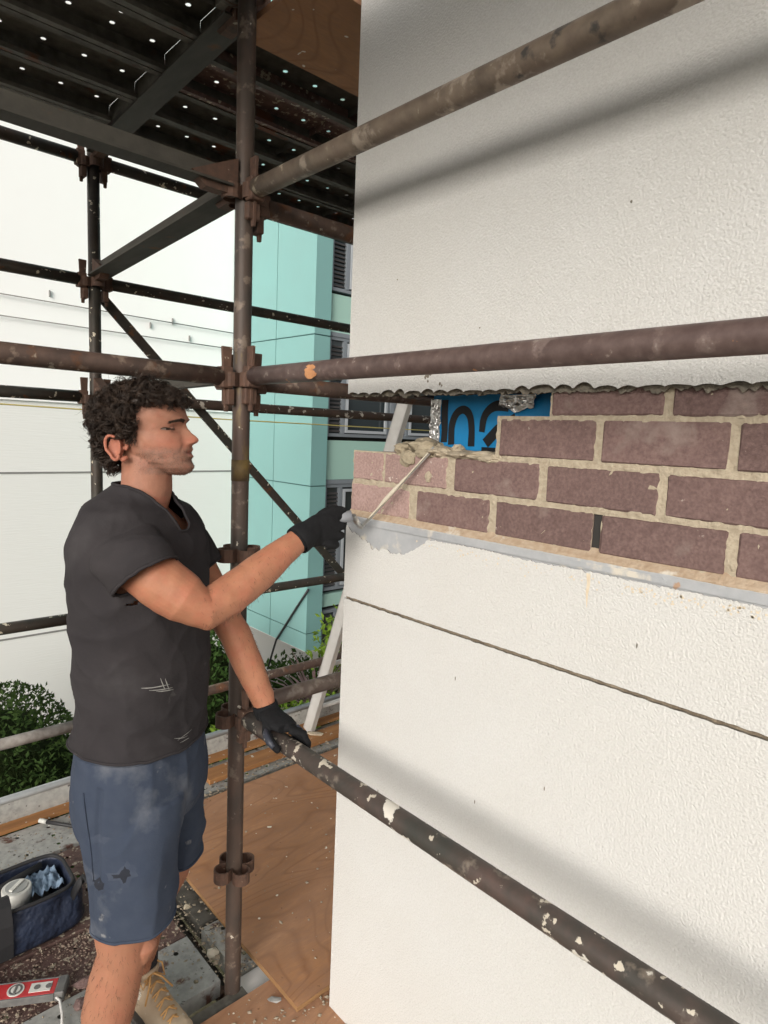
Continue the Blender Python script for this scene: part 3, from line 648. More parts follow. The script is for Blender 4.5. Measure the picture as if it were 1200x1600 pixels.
on = ['grimy overhead plank nearest the camera left of the pole', 'second overhead plank left of the pole, counted from the camera', 'middle overhead plank left of the pole', 'fourth overhead plank left of the pole, counted from the camera', 'farthest overhead plank left of the pole, over the far rail']
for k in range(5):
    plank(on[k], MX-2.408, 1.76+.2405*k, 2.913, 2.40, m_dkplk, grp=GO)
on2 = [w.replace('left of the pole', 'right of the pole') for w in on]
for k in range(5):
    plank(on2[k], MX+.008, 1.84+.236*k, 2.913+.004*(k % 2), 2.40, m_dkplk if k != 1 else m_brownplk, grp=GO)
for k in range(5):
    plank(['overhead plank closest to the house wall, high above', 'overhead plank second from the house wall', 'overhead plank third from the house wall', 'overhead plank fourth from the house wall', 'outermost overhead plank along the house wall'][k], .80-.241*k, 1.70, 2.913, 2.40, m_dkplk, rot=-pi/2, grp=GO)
o = MB().box((.982, 1.385, 2.834), (2.2, 1.735, 2.851)).build('plywood_sheet', m_ply); tag(o, 'orange plywood sheet fixed under the overhead boards at the house corner', 'plywood')
o = MB().box((1.05, .2, 2.99), (1.12, 1.385, 3.01)).build('x', m_ply) if False else None

# plywood on deck
def plyw(name, label, pts, z, th=.017, warp=0):
    mb = MB(); n_ = 14; A, B, C_, D_ = [Vector((*p, 0)) for p in pts]
    top = []; 
    for i in range(n_+1):
        for j in range(n_+1):
            p = A.lerp(B, i/n_).lerp(D_.lerp(C_, i/n_), j/n_); p.z = z+warp*N(p.x*2.5, p.y*2.5)+th
            top.append(p)
    m_ = n_+1; mb.add(top, [(i*m_+j, (i+1)*m_+j, (i+1)*m_+j+1, i*m_+j+1) for i in range(n_) for j in range(n_)], True)
    t = thing(name, label, 'plywood', tuple((A+C_)/2+Vector((0, 0, z))))
    mb.build('top_ply', m_ply, t)
    ed = MB()
    per = [top[i*m_] for i in range(m_)]+[top[n_*m_+j] for j in range(1, m_)]+[top[i*m_+n_] for i in range(n_-1, -1, -1)]+[top[j] for j in range(n_-1, 0, -1)]
    K = len(per); low = [p-Vector((0, 0, th)) for p in per]
    ed.add(per+low, [(k, (k+1) % K, K+(k+1) % K, K+k) for k in range(K)]+[tuple(range(K, 2*K))], False); ed.build('ply_edge', m_ply_edge, t)
    return t
plyw('plywood_sheet', 'large weathered plywood sheet lying on the deck beyond the nearer pole', [(1.05, 1.42), (3.4, 1.42), (3.4, 2.61), (1.055, 2.61)], -.003, warp=.006)
plyw('plywood_sheet', 'smaller plywood offcut on the deck tucked under the big sheet at the wall', [(.79, .75), (1.128, .75), (1.20, 1.575), (.79, 1.575)], -.022)
o = MB().box((1.45, 2.735, -.008), (3.4, 2.845, .016)).build('timber_board', m_timber, bevel=.002); tag(o, 'orange brown timber board lying along the far edge of the deck', 'board')
tb = thing('toe_board', 'mottled grey steel toe board standing along the far edge of the deck', 'toe board', (1, 2.965, 0))
MB().box((-1.45, 2.966, -.03), (3.4, 2.974, .112)).build('face', m_galv, tb)
MB().tube([(-1.45, 2.972, .118), (3.4, 2.972, .118)], .016, 12).build('rolled_top_edge', mat('bright_galvanised', (.48, .50, .51), .4, .5, var=((12, .6, (.3, .32, .33)),)), tb)
MB().box((-1.45, 2.905, .002), (3.4, 2.965, .018)).build('brown_lip', m_timber, tb)
o = MB().box((.97, 1.585, -.05), (1.075, 1.675, -.038)).build('white_offcut', mat('white_card', (.75, .75, .73), .6)); tag(o, 'small white offcut glimpsed in the gap at the foot of the nearer pole', 'offcut')
o = MB().box((1.135, 1.22, -.02), (1.20, 1.40, -.008), Matrix.Rotation(.4, 3, 'Z'), Vector((1.16, 1.3, 0))).build('plastic_scrap', MATS['white_card']); tag(o, 'crumpled white plastic scrap at the base of the house corner', 'scrap')

# ladder
ld = thing('aluminium_ladder', 'aluminium ladder leaning inside the scaffold behind the house corner', 'ladder', (2.3, 2.88, .01))
foot = Vector((2.146, 2.883, .012)); top = foot+Vector((0, (2.211-2.883)/1.863*3.3, 3.3)); d = (top-foot).normalized(); W_ = .40; nrm = Vector((1, 0, 0)).cross(d).normalized()
for x in (0, W_):
    c = (foot+top)/2+Vector((x, 0, 0))
    w = MB().obox(c, Vector((.0035, 0, 0)), d*(top-foot).length/2, nrm*.034)
    for sg in (-1, 1): w.obox(c+nrm*sg*.034+Vector((.011 if x == 0 else -.011, 0, 0)), Vector((.0145, 0, 0)), d*(top-foot).length/2, nrm*.0025)
    w.build('stile', m_alu, ld)
k = .16
while k < 3.3:
    p = foot+d*k*1.03; MB().tube([p+Vector((.003, 0, 0)), p+Vector((W_-.003, 0, 0))], [(.016, .013)]*2, 10).build('rung', m_alu, ld); k += .30

# ------------------------------------------------------------------ the worker
OM = Vector((.665, 1.50, 0)); E1 = Vector((.732, -.6813, 0)); E2 = Vector((-.6813, -.732, 0))
def L(u, s, z): return OM+E1*u+E2*s+Vector((0, 0, z))
def interp(tab, z):
    if z <= tab[0][0]: return tab[0][1]
    for (a, x), (b, y) in zip(tab, tab[1:]):
        if z <= b:
            t = (z-a)/(b-a); t = t*t*(3-2*t)*.5+t*.5; return x+(y-x)*t
    return tab[-1][1]
m_skin = mat('tanned_skin', (.5, .25, .15), .6, vcol='tone_shade', bump=((300, .35, .0008), (70, .25, .0015)), spec=.32, obj_off=False, sss=.08)
m_shirt = mat('faded_black_cotton', (.026, .0235, .026), .95, var=((4, .5, (.055, .049, .050)), (20, .35, (.030, .028, .030))), spots=((5, .60, .85, (.062, .058, .060), 8), (16, .68, .82, (.12, .115, .11), 8)), bump=((400, .5, .0006), (22, .5, .006), (60, .25, .002)), spec=.15, obj_off=False)
m_short = mat('navy_jersey', (.042, .054, .082), .95, var=((5, .5, (.030, .040, .062)), (30, .3, (.062, .074, .10))), spots=((6, .57, .78, (.15, .16, .18), 9), (4.6, .64, .69, (.026, .028, .034), 5), (20, .69, .80, (.27, .27, .27), 8)), bump=((350, .5, .0007), (22, .45, .006)), spec=.15, obj_off=False)
m_glove = mat('black_knit_glove', (.0085, .0085, .0095), .85, var=((12, .5, (.015, .016, .018)),), bump=((300, .7, .0008),), spec=.2)
m_glovec = mat('grey_coated_glove_palm', (.045, .052, .072), .5, var=((20, .6, (.02, .022, .03)),), spots=((40, .66, .7, (.4, .38, .33), 3),), bump=((90, .3, .001),))
m_hair = mat('dark_brown_hair', (.018, .012, .009), .5, var=((45, .9, (.050, .032, .022)),), spec=.35, obj_off=False)
m_lip = mat('lip_skin', (.36, .14, .10), .5)
m_eye = mat('eye_white', (.17, .13, .11), .4); m_iris = mat('dark_iris', (.02, .012, .009), .3)
m_dried = mat('dried_render_splash', (.30, .295, .28), .9, bump=((200, .6, .001),))
man = thing('person', 'dark-haired worker in black t-shirt, navy shorts and gloves pointing the bricks', 'person', tuple(OM))

fU = [(1.632, .052), (1.640, .066), (1.652, .069), (1.665, .066), (1.69, .0655), (1.703, .063), (1.72, .055), (1.735, .047), (1.752, .049), (1.765, .054), (1.785, .049), (1.802, .038), (1.815, .024), (1.826, .002), (1.834, -.03), (1.838, -.05)]
bU = [(1.632, .015), (1.640, -.012), (1.652, -.045), (1.665, -.075), (1.69, -.115), (1.703, -.13), (1.735, -.146), (1.765, -.150), (1.785, -.146), (1.802, -.136), (1.815, -.12), (1.826, -.10), (1.834, -.075), (1.838, -.055)]
hW = [(1.632, .018), (1.640, .034), (1.652, .047), (1.665, .055), (1.69, .063), (1.703, .066), (1.735, .070), (1.765, .074), (1.785, .073), (1.802, .066), (1.815, .055), (1.826, .040), (1.834, .022), (1.838, .004)]
nose = [(1.698, 0), (1.703, .004), (1.707, .012), (1.712, .024), (1.718, .029), (1.724, .026), (1.735, .0185), (1.745, .009), (1.754, .0035), (1.762, 0)]
def headpt(z, th, out=0):
    f, b_, w = interp(fU, z), interp(bU, z), interp(hW, z)
    cu = f-(f-b_)*.42
    c, s_ = cos(th), sin(th)
    A = (f-cu) if c > 0 else (cu-b_)
    ex = .80 if c > 0 else .95
    u = cu+A*(1 if c > 0 else -1)*abs(c)**ex; s = w*(1 if s_ > 0 else -1)*abs(s_)**.92
    if c > 0:      # face narrows towards the front, cheek plane
        nf = min(1, abs(s)/max(w, .001)); u -= .010*nf**2.2*(1 if z < 1.77 else .4)
        a = abs(s); G = lambda x, m_, q: exp(-((x-m_)/q)**2)
        nw = .0085+.0075*max(0, min(1, (1.735-z)/.025))
        u += interp(nose, z)*exp(-(a/nw)**2.6)
        u += .0075*G(a, .0135, .0055)*G(z, 1.7115, .006)
        u -= .0105*G(a, .030, .013)*G(z, 1.7435, .0085)
        u += .0042*G(a, .026, .018)*G(z, 1.765, .0065)
        u += .0055*G(a, 0, .021)*G(z, 1.6945, .0042)+.0062*G(a, 0, .019)*G(z, 1.677, .0042)
        u -= .0045*exp(-(a/.024)**4)*G(z, 1.6855, .0019)
        u -= .0030*G(a, 0, .02)*G(z, 1.6675, .004)+.0025*G(a, 0, .006)*G(z, 1.701, .004)
        u += .0050*G(a, 0, .018)*G(z, 1.653, .008)
        s += (1 if s > 0 else -1)*.003*G(z, 1.716, .012)*G(a, .055, .02)
        u -= .0022*exp(-((a-.030-(1.70-z)*.35)/.003)**2)*exp(-((z-1.698)/.014)**2)     # cheek fold
    if out:
        cc = Vector((cu, 0)); d = Vector((u-cu, s)); k = (d.length+out)/max(d.length, .001); u, s = cu+d.x*k, d.y*k
    return u, s
def head_rings(out=0):
    rings = []
    zs = lins(1.632, 1.838, .0021)
    for z in zs:
        rg = []
        for k in range(120):
            t = k/120*2-1           # -1..1 ; cluster angles at the face
            th = pi*(t*.55+.45*t**3)
            u, s = headpt(z, th, out); rg.append(L(u, s, z))
        rings.append(rg)
    return rings
body = MB(); body.loft(head_rings())
# neck, torso
body.tube([L(-.075, 0, 1.50), L(-.052, 0, 1.56), L(-.040, 0, 1.60), L(-.040, 0, 1.66), L(-.05, 0, 1.70)], [(.075, .07), (.060, .062), (.055, .060), (.052, .058), (.045, .05)], 32)
CT, ST = cos(radians(16)), sin(radians(16))
def ring(cu, cs, z, a, b, tilt=0, n_=48, ex=.85, yawr=(CT, ST), slope=0):
    rg = []
    for k in range(n_):
        t = 2*pi*k/n_; x = a*(1 if cos(t) > 0 else -1)*abs(cos(t))**ex; y = b*(1 if sin(t) > 0 else -1)*abs(sin(t))**ex
        u = x*yawr[0]-y*yawr[1]; s = x*yawr[1]+y*yawr[0]
        rg.append(L(cu+u, cs+s, z+tilt*x+slope*y))
    return rg
body.loft([ring(-.06, 0, z, a, b) for z, a, b in ((.86, .10, .14), (1.0, .10, .14), (1.15, .105, .145), (1.3, .11, .165), (1.42, .105, .17), (1.48, .09, .165), (1.52, .07, .12), (1.55, .055, .07))])
armR = [L(-.06, .120, 1.470), L(-.02, .152, 1.452), L(.05, .174, 1.410), L(.105, .172, 1.372), L(.148, .155, 1.345), L(.19, .115, 1.368), L(.245, .065, 1.412), L(.295, .018, 1.455), L(.335, -.020, 1.487), L(.37, -.045, 1.50)]
body.tube(armR, [.054, .058, .059, .055, .047, .0465, .043, .035, (.030, .027), (.014, .014)], 28)
body.tube([L(.135, .158, 1.36), L(.157, .152, 1.333), L(.185, .13, 1.352)], [.030, .036, .030], 20)
armL = [L(-.03, -.155, 1.47), L(-.005, -.185, 1.43), L(.045, -.2, 1.33), L(.095, -.2, 1.235), L(.135, -.20, 1.17), L(.175, -.195, 1.08), L(.215, -.188, 1.0), L(.228, -.184, .962), L(.245, -.178, .945)]
body.tube(armL, [.050, .050, .048, .044, .044, .041, .034, (.031, .027), .016], 28)
legR = [L(-.045, .095, .84), L(-.050, .1, .66), L(-.066, .1, .50), L(-.066, .1, .445), L(-.088, .1, .36), L(-.104, .1, .28), L(-.125, .1, .17), L(-.135, .1, .07)]
body.tube(legR, [.085, .076, .064, .060, .062, .063, .047, .038], 28)
body.tube([L(-.02, .1, .50), L(-.012, .1, .47), L(-.022, .1, .43)], [.02, .030, .02], 16)
legL = [L(-.03, -.095, .84), L(-.025, -.115, .66), L(-.030, -.135, .50), L(-.065, -.145, .42), L(-.105, -.155, .32), L(-.125, -.165, .2), L(-.13, -.17, .07)]
body.tube(legL, [.082, .072, .056, .052, .056, .043, .036], 28)
for sg in (1, -1):        # ears
    c = (-.080, sg*.077, 1.693); pts = []; 
    for k in range(15):
        a = radians(-125+k*19.5); a = -a
        eu, ez = cos(a)*.0165, sin(a)*.0275
        if ez < -.012: eu *= .62
        pts.append(L(c[0]-eu*1.0-.004-.22*ez, c[1]+sg*(.0065+.006*(1 if eu > 0 else .4)+.002*abs(ez)/.03), c[2]+ez))
    body.tube(pts, .0042, 8)
    body.tube([L(-.060, sg*.068, 1.672), L(-.066, sg*.076, 1.667), L(-.071, sg*.079, 1.6645)], [.006, .0065, .005], 10)
    body.tube([L(-.062, sg*.067, 1.705), L(-.060, sg*.070, 1.697), L(-.063, sg*.069, 1.688)], .0045, 8)
    pl_ = [[L(c[0]-.004+cos(t)*.013*q, c[1]+sg*(o_), c[2]+sin(t)*.023*q) for t in [2*pi*k/16 for k in range(16)]] for q, o_ in ((1.05, -.020), (1.12, .006), (.55, .0015))]
    body.loft(pl_)
def remesh(mb, name, vox, m_, parent, smooth=2, post=None, disp=None):
    me = mb.mesh(name+'_raw'); b = bmesh.new(); b.from_mesh(me); bmesh.ops.recalc_face_normals(b, faces=b.faces); b.to_mesh(me); b.free()
    o = bpy.data.objects.new('raw', me); COL.objects.link(o)
    md = o.modifiers.new('r', 'REMESH'); md.mode = 'VOXEL'; md.voxel_size = vox; md.use_smooth_shade = True
    if smooth: ms = o.modifiers.new('s', 'SMOOTH'); ms.factor = .5; ms.iterations = smooth
    dg = bpy.context.evaluated_depsgraph_get(); dg.update()
    ev = o.evaluated_get(dg); nm = bpy.data.meshes.new_from_object(ev); nm.name = name
    bpy.data.objects.remove(o)
    if disp:
        nm.update(); 
        nr = [v.normal.copy() for v in nm.vertices]
        for v, q in zip(nm.vertices, nr): v.co = v.co+q*disp(v.co)
    if post:
        b = bmesh.new(); b.from_mesh(nm); post(b); b.to_mesh(nm); b.free()
    off = wloc(parent)
    for v in nm.vertices: v.co -= off
    nm.polygons.foreach_set('use_smooth', [True]*len(nm.polygons))
    nm.materials.clear(); nm.materials.append(m_)
    no = bpy.data.objects.new(name, nm); COL.objects.link(no); no.parent = parent
    return no
def bodydisp(p):
    u, s, z = loc(p)
    if z > 1.6: return .0006*N(u*60, s*60, z*60)
    return .0022*N(p.x*14, p.y*14, p.z*14)+.0012*N(p.x*34, p.y*34, p.z*34)
def loc(p): q = p-OM; return q.dot(E1), q.dot(E2), q.z
bo = remesh(body, 'body', .0028, m_skin, man, smooth=2, disp=bodydisp)
# skin tones, with shade painted into eye sockets, mouth line and creases
def loc(p): q = p-OM; return q.dot(E1), q.dot(E2), q.z
ca = bo.data.color_attributes.new('tone_shade', 'FLOAT_COLOR', 'POINT')
base = Vector((.37, .165, .095)); face = Vector((.335, .16, .105)); red = Vector((.42, .12, .075)); stub = Vector((.20, .13, .105)); lipc = Vector((.40, .16, .125))
vals = []
mo_ = OM
for v in bo.data.vertices:
    p = v.co+mo_; u, s, z = loc(p); c = base.copy(); a = abs(s)
    if z > 1.58:
        c = face.copy()
        k = exp(-((z-1.708)/.018)**2-((u-.03)/.03)**2); c = c.lerp(red, .35*k)
        k = exp(-((u-.076)/.014)**2-((z-1.717)/.012)**2); c = c.lerp(red, .45*k)
        if u < -.055 and a > .062 and z < 1.73: c = c.lerp(red, .45)
        k = max(0, min(1, (1.702-z)/.012))*max(0, min(1, (u+.05)/.03))*max(0, min(1, (z-1.628)/.01)); c = c.lerp(stub, .62*k*(.7+.6*N(u*300, s*300, z*300)))
        k = exp(-((z-1.685)/.0065)**4)*exp(-(a/.021)**4)*(1 if u > .05 else 0); c = c.lerp(lipc, .75*k)
        k = exp(-((z-1.742)/.008)**2-((a-.03)/.014)**2)*(1 if u > 0 else 0); c = c.lerp(Vector((.26, .12, .08)), .55*k)  # brow shade painted into the eye sockets
        k = exp(-((z-1.6855)/.0016)**2)*exp(-(a/.024)**4)*(1 if u > .04 else 0); c = c.lerp(Vector((.14, .06, .05)), .8*k)  # dark line painted where the lips meet
        k2 = N(u*45, s*45, z*45)+.6*N(u*150, s*150, z*150); c = c.lerp(red, max(0, .28*k2)); c = c*(1+.10*N(u*80, s*80, z*80+4)+.08*N(u*400, s*400, z*400))
        k3 = exp(-((u-.004)/.010)**2)*exp(-((z-1.742-.25*(u-.004))/.0016)**2)+.7*exp(-((u-.003)/.009)**2)*exp(-((z-1.7375+.35*(u-.003))/.0014)**2) if a > .04 else 0; c = c*(1-.10*k3)  # crease shadows painted in: eye corners, then cheek folds and below the eyes
        k4 = exp(-((a-.024-(1.712-z)*.7)/.0035)**2)*exp(-((z-1.70)/.014)**2) if u > .035 else 0; c = c*(1-.30*k4)
        k5 = exp(-((z-1.7335)/.0022)**2)*(1 if u > .012 and .016 < a < .045 else 0); c = c*(1-.16*k5)
    elif z > 1.53: c = face.lerp(red, .25+.3*N(p.x*60, p.y*60, p.z*60)); c = c*(1-.18*exp(-((z-1.585+.25*u)/.0018)**2)-.14*exp(-((z-1.563+.2*u)/.0018)**2))  # neck crease shadows painted in as thin dark lines
    else:
        k = N(p.x*22, p.y*22, p.z*22)+.6*N(p.x*90, p.y*90, p.z*90); c = c.lerp(red, max(0, .35*k+.08)); c = c*(1+.10*N(p.x*45, p.y*45, p.z*45)+.07*N(p.x*240, p.y*240, p.z*240))
        k = exp(-((u-.06)/.05)**2-((z-1.455)/.02)**2) if s > 0 else 0; c = c.lerp(Vector((.36, .12, .07)), .4*k*(.6+.8*abs(N(p.x*60, p.y*60, p.z*60))))
        if z < .6: c = c.lerp(Vector((.28, .135, .085)), .5)
    vals += [c.x, c.y, c.z, 1]
ca.data.foreach_set('color', vals)
hb = MB(); r = random.Random(77); vv = bo.data.vertices; nv_ = len(vv); cnt = 0
bo.data.update()
while cnt < 1900:
    v = vv[r.randrange(nv_)]; p = v.co+OM; u, s, z = loc(p)
    arm = (z > .98 and z < 1.50 and u > .15); leg = z < .50
    if not (arm or leg): continue
    d = (Vector((r.gauss(0, .4), r.gauss(0, .4), -.8))+v.normal*.5).normalized(); ln = r.uniform(.006, .013)
    hb.tube([p, p+d*ln*.5+v.normal*.001, p+d*ln], [.00032, .00026, .0001], 3, caps=False); cnt += 1
st3 = MB(); cnt = 0
while cnt < 1900:
    v = vv[r.randrange(nv_)]; p = v.co+OM; u, s, z = loc(p)
    if not (1.632 < z < 1.70 and u > -.045+r.gauss(0, .006)): continue
    if abs(z-1.686) < .008 and abs(s) < .020: continue
    if z > 1.702-.3*abs(s) and abs(s) > .02 and r.random() < .6: continue
    d = (Vector((r.gauss(0, .4), r.gauss(0, .4), -.7))+v.normal*.6).normalized(); st3.tube([p-v.normal*.0003, p+d*.0022], [.00032, .00015], 3, caps=False); cnt += 1
m_fuzz = mat('fine_brown_hair', (.08, .045, .028), .6)
hb.build('limb_hair', m_fuzz, man, fix=False)['kind'] = 'stuff'
st3.build('stubble', m_fuzz, man, fix=False)['kind'] = 'stuff'
# eyes and brows
for sg in (1, -1):
    e = MB(); e.loft([[L(.0218+.0115*cos(t)*1, sg*.0305+.0115*sin(t)*cos(q), 1.742+.0115*sin(t)*sin(q)) for q in [2*pi*k/16 for k in range(16)]] for t in [pi*k/10+.001 for k in range(11)]], caps=False)
    eo = e.build('eye', m_eye, man)
    e = MB(); e.loft([[L(.0221+.0117*cos(t), sg*.0305+.0117*sin(t)*cos(q), 1.7415+.0117*sin(t)*sin(q)) for q in [2*pi*k/16 for k in range(16)]] for t in [.001, .2, .4, .55]], caps=False); e.build('iris', m_iris, eo)
    lid = MB()
    for zc, zz0, zz1 in ((0, -.02, 1.45), (0, -1.45, -.20)):
        lid.loft([[L(.0220+.0130*cos(ph)*cos(th), sg*(.0305+.0128*sin(th)*cos(ph)), 1.742+.0128*sin(ph)) for th in [-1.35+2.7*k/14 for k in range(15)]] for ph in [zz0+(zz1-zz0)*j/6 for j in range(7)]], caps=False, closed=False)
    lid.build('eyelid', mat('shaded_eyelid_skin', (.27, .13, .09), .5) if 'shaded_eyelid_skin' not in MATS else MATS['shaded_eyelid_skin'], man)  # lid colour darkened to stand for the shadow under the brow
    MB().tube([L(.0222+.0134*cos(th), sg*(.0305+.0134*sin(th)), 1.7415-.0012*abs(th)) for th in [-1.3+2.6*k/14 for k in range(15)]], .0012, 5).build('eyelashes', m_hair, man)
    br_ = MB(); r = random.Random(5)
    for k in range(230):
        t = r.random(); a = .010+.036*t; z = 1.7585+.0045*sin(t*2.6)-.004*t*t+r.uniform(-.003, .003)
        best = None
        for j in range(41):
            th = (j/40)*1.7; u_, s_ = headpt(z, th)
            if best is None or abs(s_-a) < best[0]: best = (abs(s_-a), u_, s_)
        p = L(best[1]+.0006, sg*best[2], z); d = (E1*(-.0015-.006*t)+E2*sg*.006+Vector((0, 0, r.uniform(.0, .003)-.004*t*t)))
        br_.tube([p, p+d*.5+E1*.0012, p+d], [.00055, .00045, .0001], 3, caps=False)
    br_.build('eyebrow', m_hair, man)
bo.data.update(); bpy.context.view_layer.update()
def on_face(u, z, sg, lift):
    off = wloc(bo); ok, h, nn, _ = bo.ray_cast(L(u, sg*.2, z)-off, -E2*sg)
    return (h+off+nn*lift) if ok else L(u, sg*.04, z)
for sg in (1, -1):
    us = [.0120+.0215*k/12 for k in range(13)]
    up_ = [on_face(u, 1.7392+.0040*sin(pi*(k/12)**.8)+.0006*k/12, sg, .0008) for k, u in enumerate(us)]
    lo_ = [on_face(u, 1.7390-.0016*sin(pi*k/12)+.0004*k/12, sg, .0005) for k, u in enumerate(us)]
    ew = MB(); ew.loft([up_, lo_], caps=False, closed=False); eo = ew.build('eye_opening', m_eye, man, fix=False)
    ew = MB(); ew.loft([[p+E2*sg*.0004 for p in up_[6:11]], [p+E2*sg*.0004 for p in lo_[6:11]]], caps=False, closed=False); ew.build('iris', m_iris, eo, fix=False)
    MB().tube(up_, [.0005+.0008*sin(pi*k/12) for k in range(13)], 5).build('upper_lashes', m_hair, man)
    MB().tube([on_face(u-.001, 1.7392+.0075*sin(pi*(.1+.8*k/12)), sg, -.0001) for k, u in enumerate(us)], .0006, 5).build('lid_crease', MATS['shaded_eyelid_skin'], man)
    MB().tube(lo_, .0005, 5).build('lower_lid', MATS['shaded_eyelid_skin'], man)
# hair
def hairline(z): return interp([(1.60, -.108), (1.66, -.112), (1.716, -.108), (1.726, -.054), (1.735, -.046), (1.752, -.036), (1.785, -.038), (1.795, -.02), (1.803, .012), (1.812, .06), (1.84, .1)], z)
cap = MB(); zs = lins(1.655, 1.8375, .004); rg = []
for z in zs:
    row = []
    for k in range(96):
        th = 2*pi*k/96; u, s = headpt(z, th, .011)
        inside = headpt(z, th, -.008)
        hid = u > hairline(z)+.004*N(z*200, th*3)
        if hid: u, s = inside
        n_ = N(u*60, s*60, z*60)*.007
        row.append(L(u+n_*.6, s+n_*.6, z+(0 if hid else .008)))
    rg.append(row)
cap.loft(rg)
r = random.Random(11)
def lock(p, nrm, flow, ln, cr, rad, ph, turns, strands):
    a = nrm.cross(flow); a = a.normalized() if a.length > .01 else E2
    b = a.cross(flow).normalized(); K = 9
    for q in range(strands):
        o_ = a*r.gauss(0, .0026)+b*r.gauss(0, .0026); pts = []; ph2 = ph+r.gauss(0, .35); l2 = ln*r.uniform(.8, 1.1); cr2 = cr*r.uniform(.8, 1.2)
        for k in range(K):
            t = k/(K-1); w = ph2+turns*2*pi*t; c_ = cr2*min(1, t*2.5)
            pts.append(p+o_*(1-.4*t)+nrm*(.009*sin(min(1, t*1.5)*pi/2))+flow*l2*t+(a*cos(w)+b*sin(w))*c_)
        cap.tube(pts, [rad*(1-.8*(k/(K-1))**1.6) for k in range(K)], 3, caps=False)
cnt = 0
while cnt < 1150:
    z = r.uniform(1.640, 1.838); th = r.uniform(-pi, pi); u, s = headpt(max(z, 1.650), th)
    if z < 1.715 and u > -.112: continue
    if u > hairline(z)-.002: continue
    if r.random() > (interp(hW, max(z, 1.66))+.03)/.10: continue
    p = L(u, s, z); nv = (p-L(-.052, 0, 1.745)).normalized()
    back = u < -.06
    fl = Vector((0, 0, -1))*.9+E1*(-.35 if back else .55)+E2*.15*(1 if s > 0 else -1)
    if z > 1.80: fl = E1*(.9 if u > -.07 else -.6)+E2*(.5 if s > 0 else -.5)+Vector((0, 0, -.1))
    if z > 1.795 and u > -.03: fl = E1*.8+E2*(.35 if s > 0 else -.35)+Vector((0, 0, -.65))
    g_ = .55; fl += Vector((N(p.x*30, p.y*30, p.z*30), N(p.y*30, p.z*30, p.x*30+5), N(p.z*30, p.x*30, 9)))*1.6+Vector((r.gauss(0, g_), r.gauss(0, g_), r.gauss(0, g_)))*.6
    fl = (fl-nv*fl.dot(nv)*.8).normalized()
    if z < 1.72: fl = (Vector((0, 0, -1))-E1*.25+nv*.1+Vector((r.gauss(0, .3), r.gauss(0, .3), 0))).normalized()
    ln = r.uniform(.024, .043)*(.55 if z < 1.70 else .8 if z < 1.76 else 1)
    if u > -.115 and z < 1.765: ln *= .5
    kx = .9 if z > 1.69 else .7
    lock(p+nv*r.uniform(.0, .013)*kx, nv, fl, ln, r.uniform(.004, .010), r.uniform(.0005, .0011), r.uniform(0, 6.28), r.uniform(.5, 1.25)*r.choice((-1, 1)), r.randint(8, 13))
    cnt += 1
for k in range(260):      # nape
    z = r.uniform(1.640, 1.715); s = r.uniform(-.058, .058); u = -.098-(z-1.64)*.52+.35*abs(s)*.6
    p = L(u, s, z); nv = (E1*-1+E2*(s*14)+Vector((0, 0, .1))).normalized()
    fl = (Vector((0, 0, -1))-E1*.25+Vector((r.gauss(0, .25), r.gauss(0, .25), 0))).normalized()
    lock(p+nv*r.uniform(0, .016), nv, fl, r.uniform(.014, .026), r.uniform(.003, .006), r.uniform(.001, .0015), r.uniform(0, 6.28), r.uniform(.5, 1.)*r.choice((-1, 1)), 6)
for k in range(70):      # sideburns
    for sg in (1, -1):
        z = r.uniform(1.708, 1.75); u = -.047+r.uniform(-.010, .012)-(1.75-z)*.12; a = .066+.0035*(z-1.70)/.05
        lock(L(u, sg*a, z), E2*sg, (Vector((0, 0, -1))+E1*r.gauss(.05, .25)).normalized(), .013, .0015, .0006, r.uniform(0, 6), .5, 3)
for k in range(30):      # fringe curls falling over the forehead
    s = r.uniform(-.05, .058); z = r.uniform(1.803, 1.818); u = .018-abs(s)*.35
    p = L(u, s, z); fl = (E1*.75+Vector((0, 0, -.75))+E2*r.gauss(0, .35)).normalized()
    lock(p+Vector((0, 0, .008)), (E1+Vector((0, 0, .6))).normalized(), fl, r.uniform(.022, .036), r.uniform(.005, .009), r.uniform(.0008, .0012), r.uniform(0, 6.28), r.uniform(.6, 1.1)*r.choice((-1, 1)), 4)
for k in range(170):      # stray flyaway hairs
    z = r.uniform(1.70, 1.838); th = r.uniform(-pi, pi); u, s = headpt(z, th)
    if u > hairline(z)-.005 or (z < 1.73 and u > -.11): continue
    p = L(u, s, z); nv = (p-L(-.052, 0, 1.745)).normalized()
    lock(p+nv*.014, nv, (nv*.7+Vector((r.gauss(0, .5), r.gauss(0, .5), r.gauss(0, .5)))).normalized(), r.uniform(.02, .035), .007, .0004, r.uniform(0, 6), 1.0, 1)
cap.build('hair', m_hair, man, fix=False)

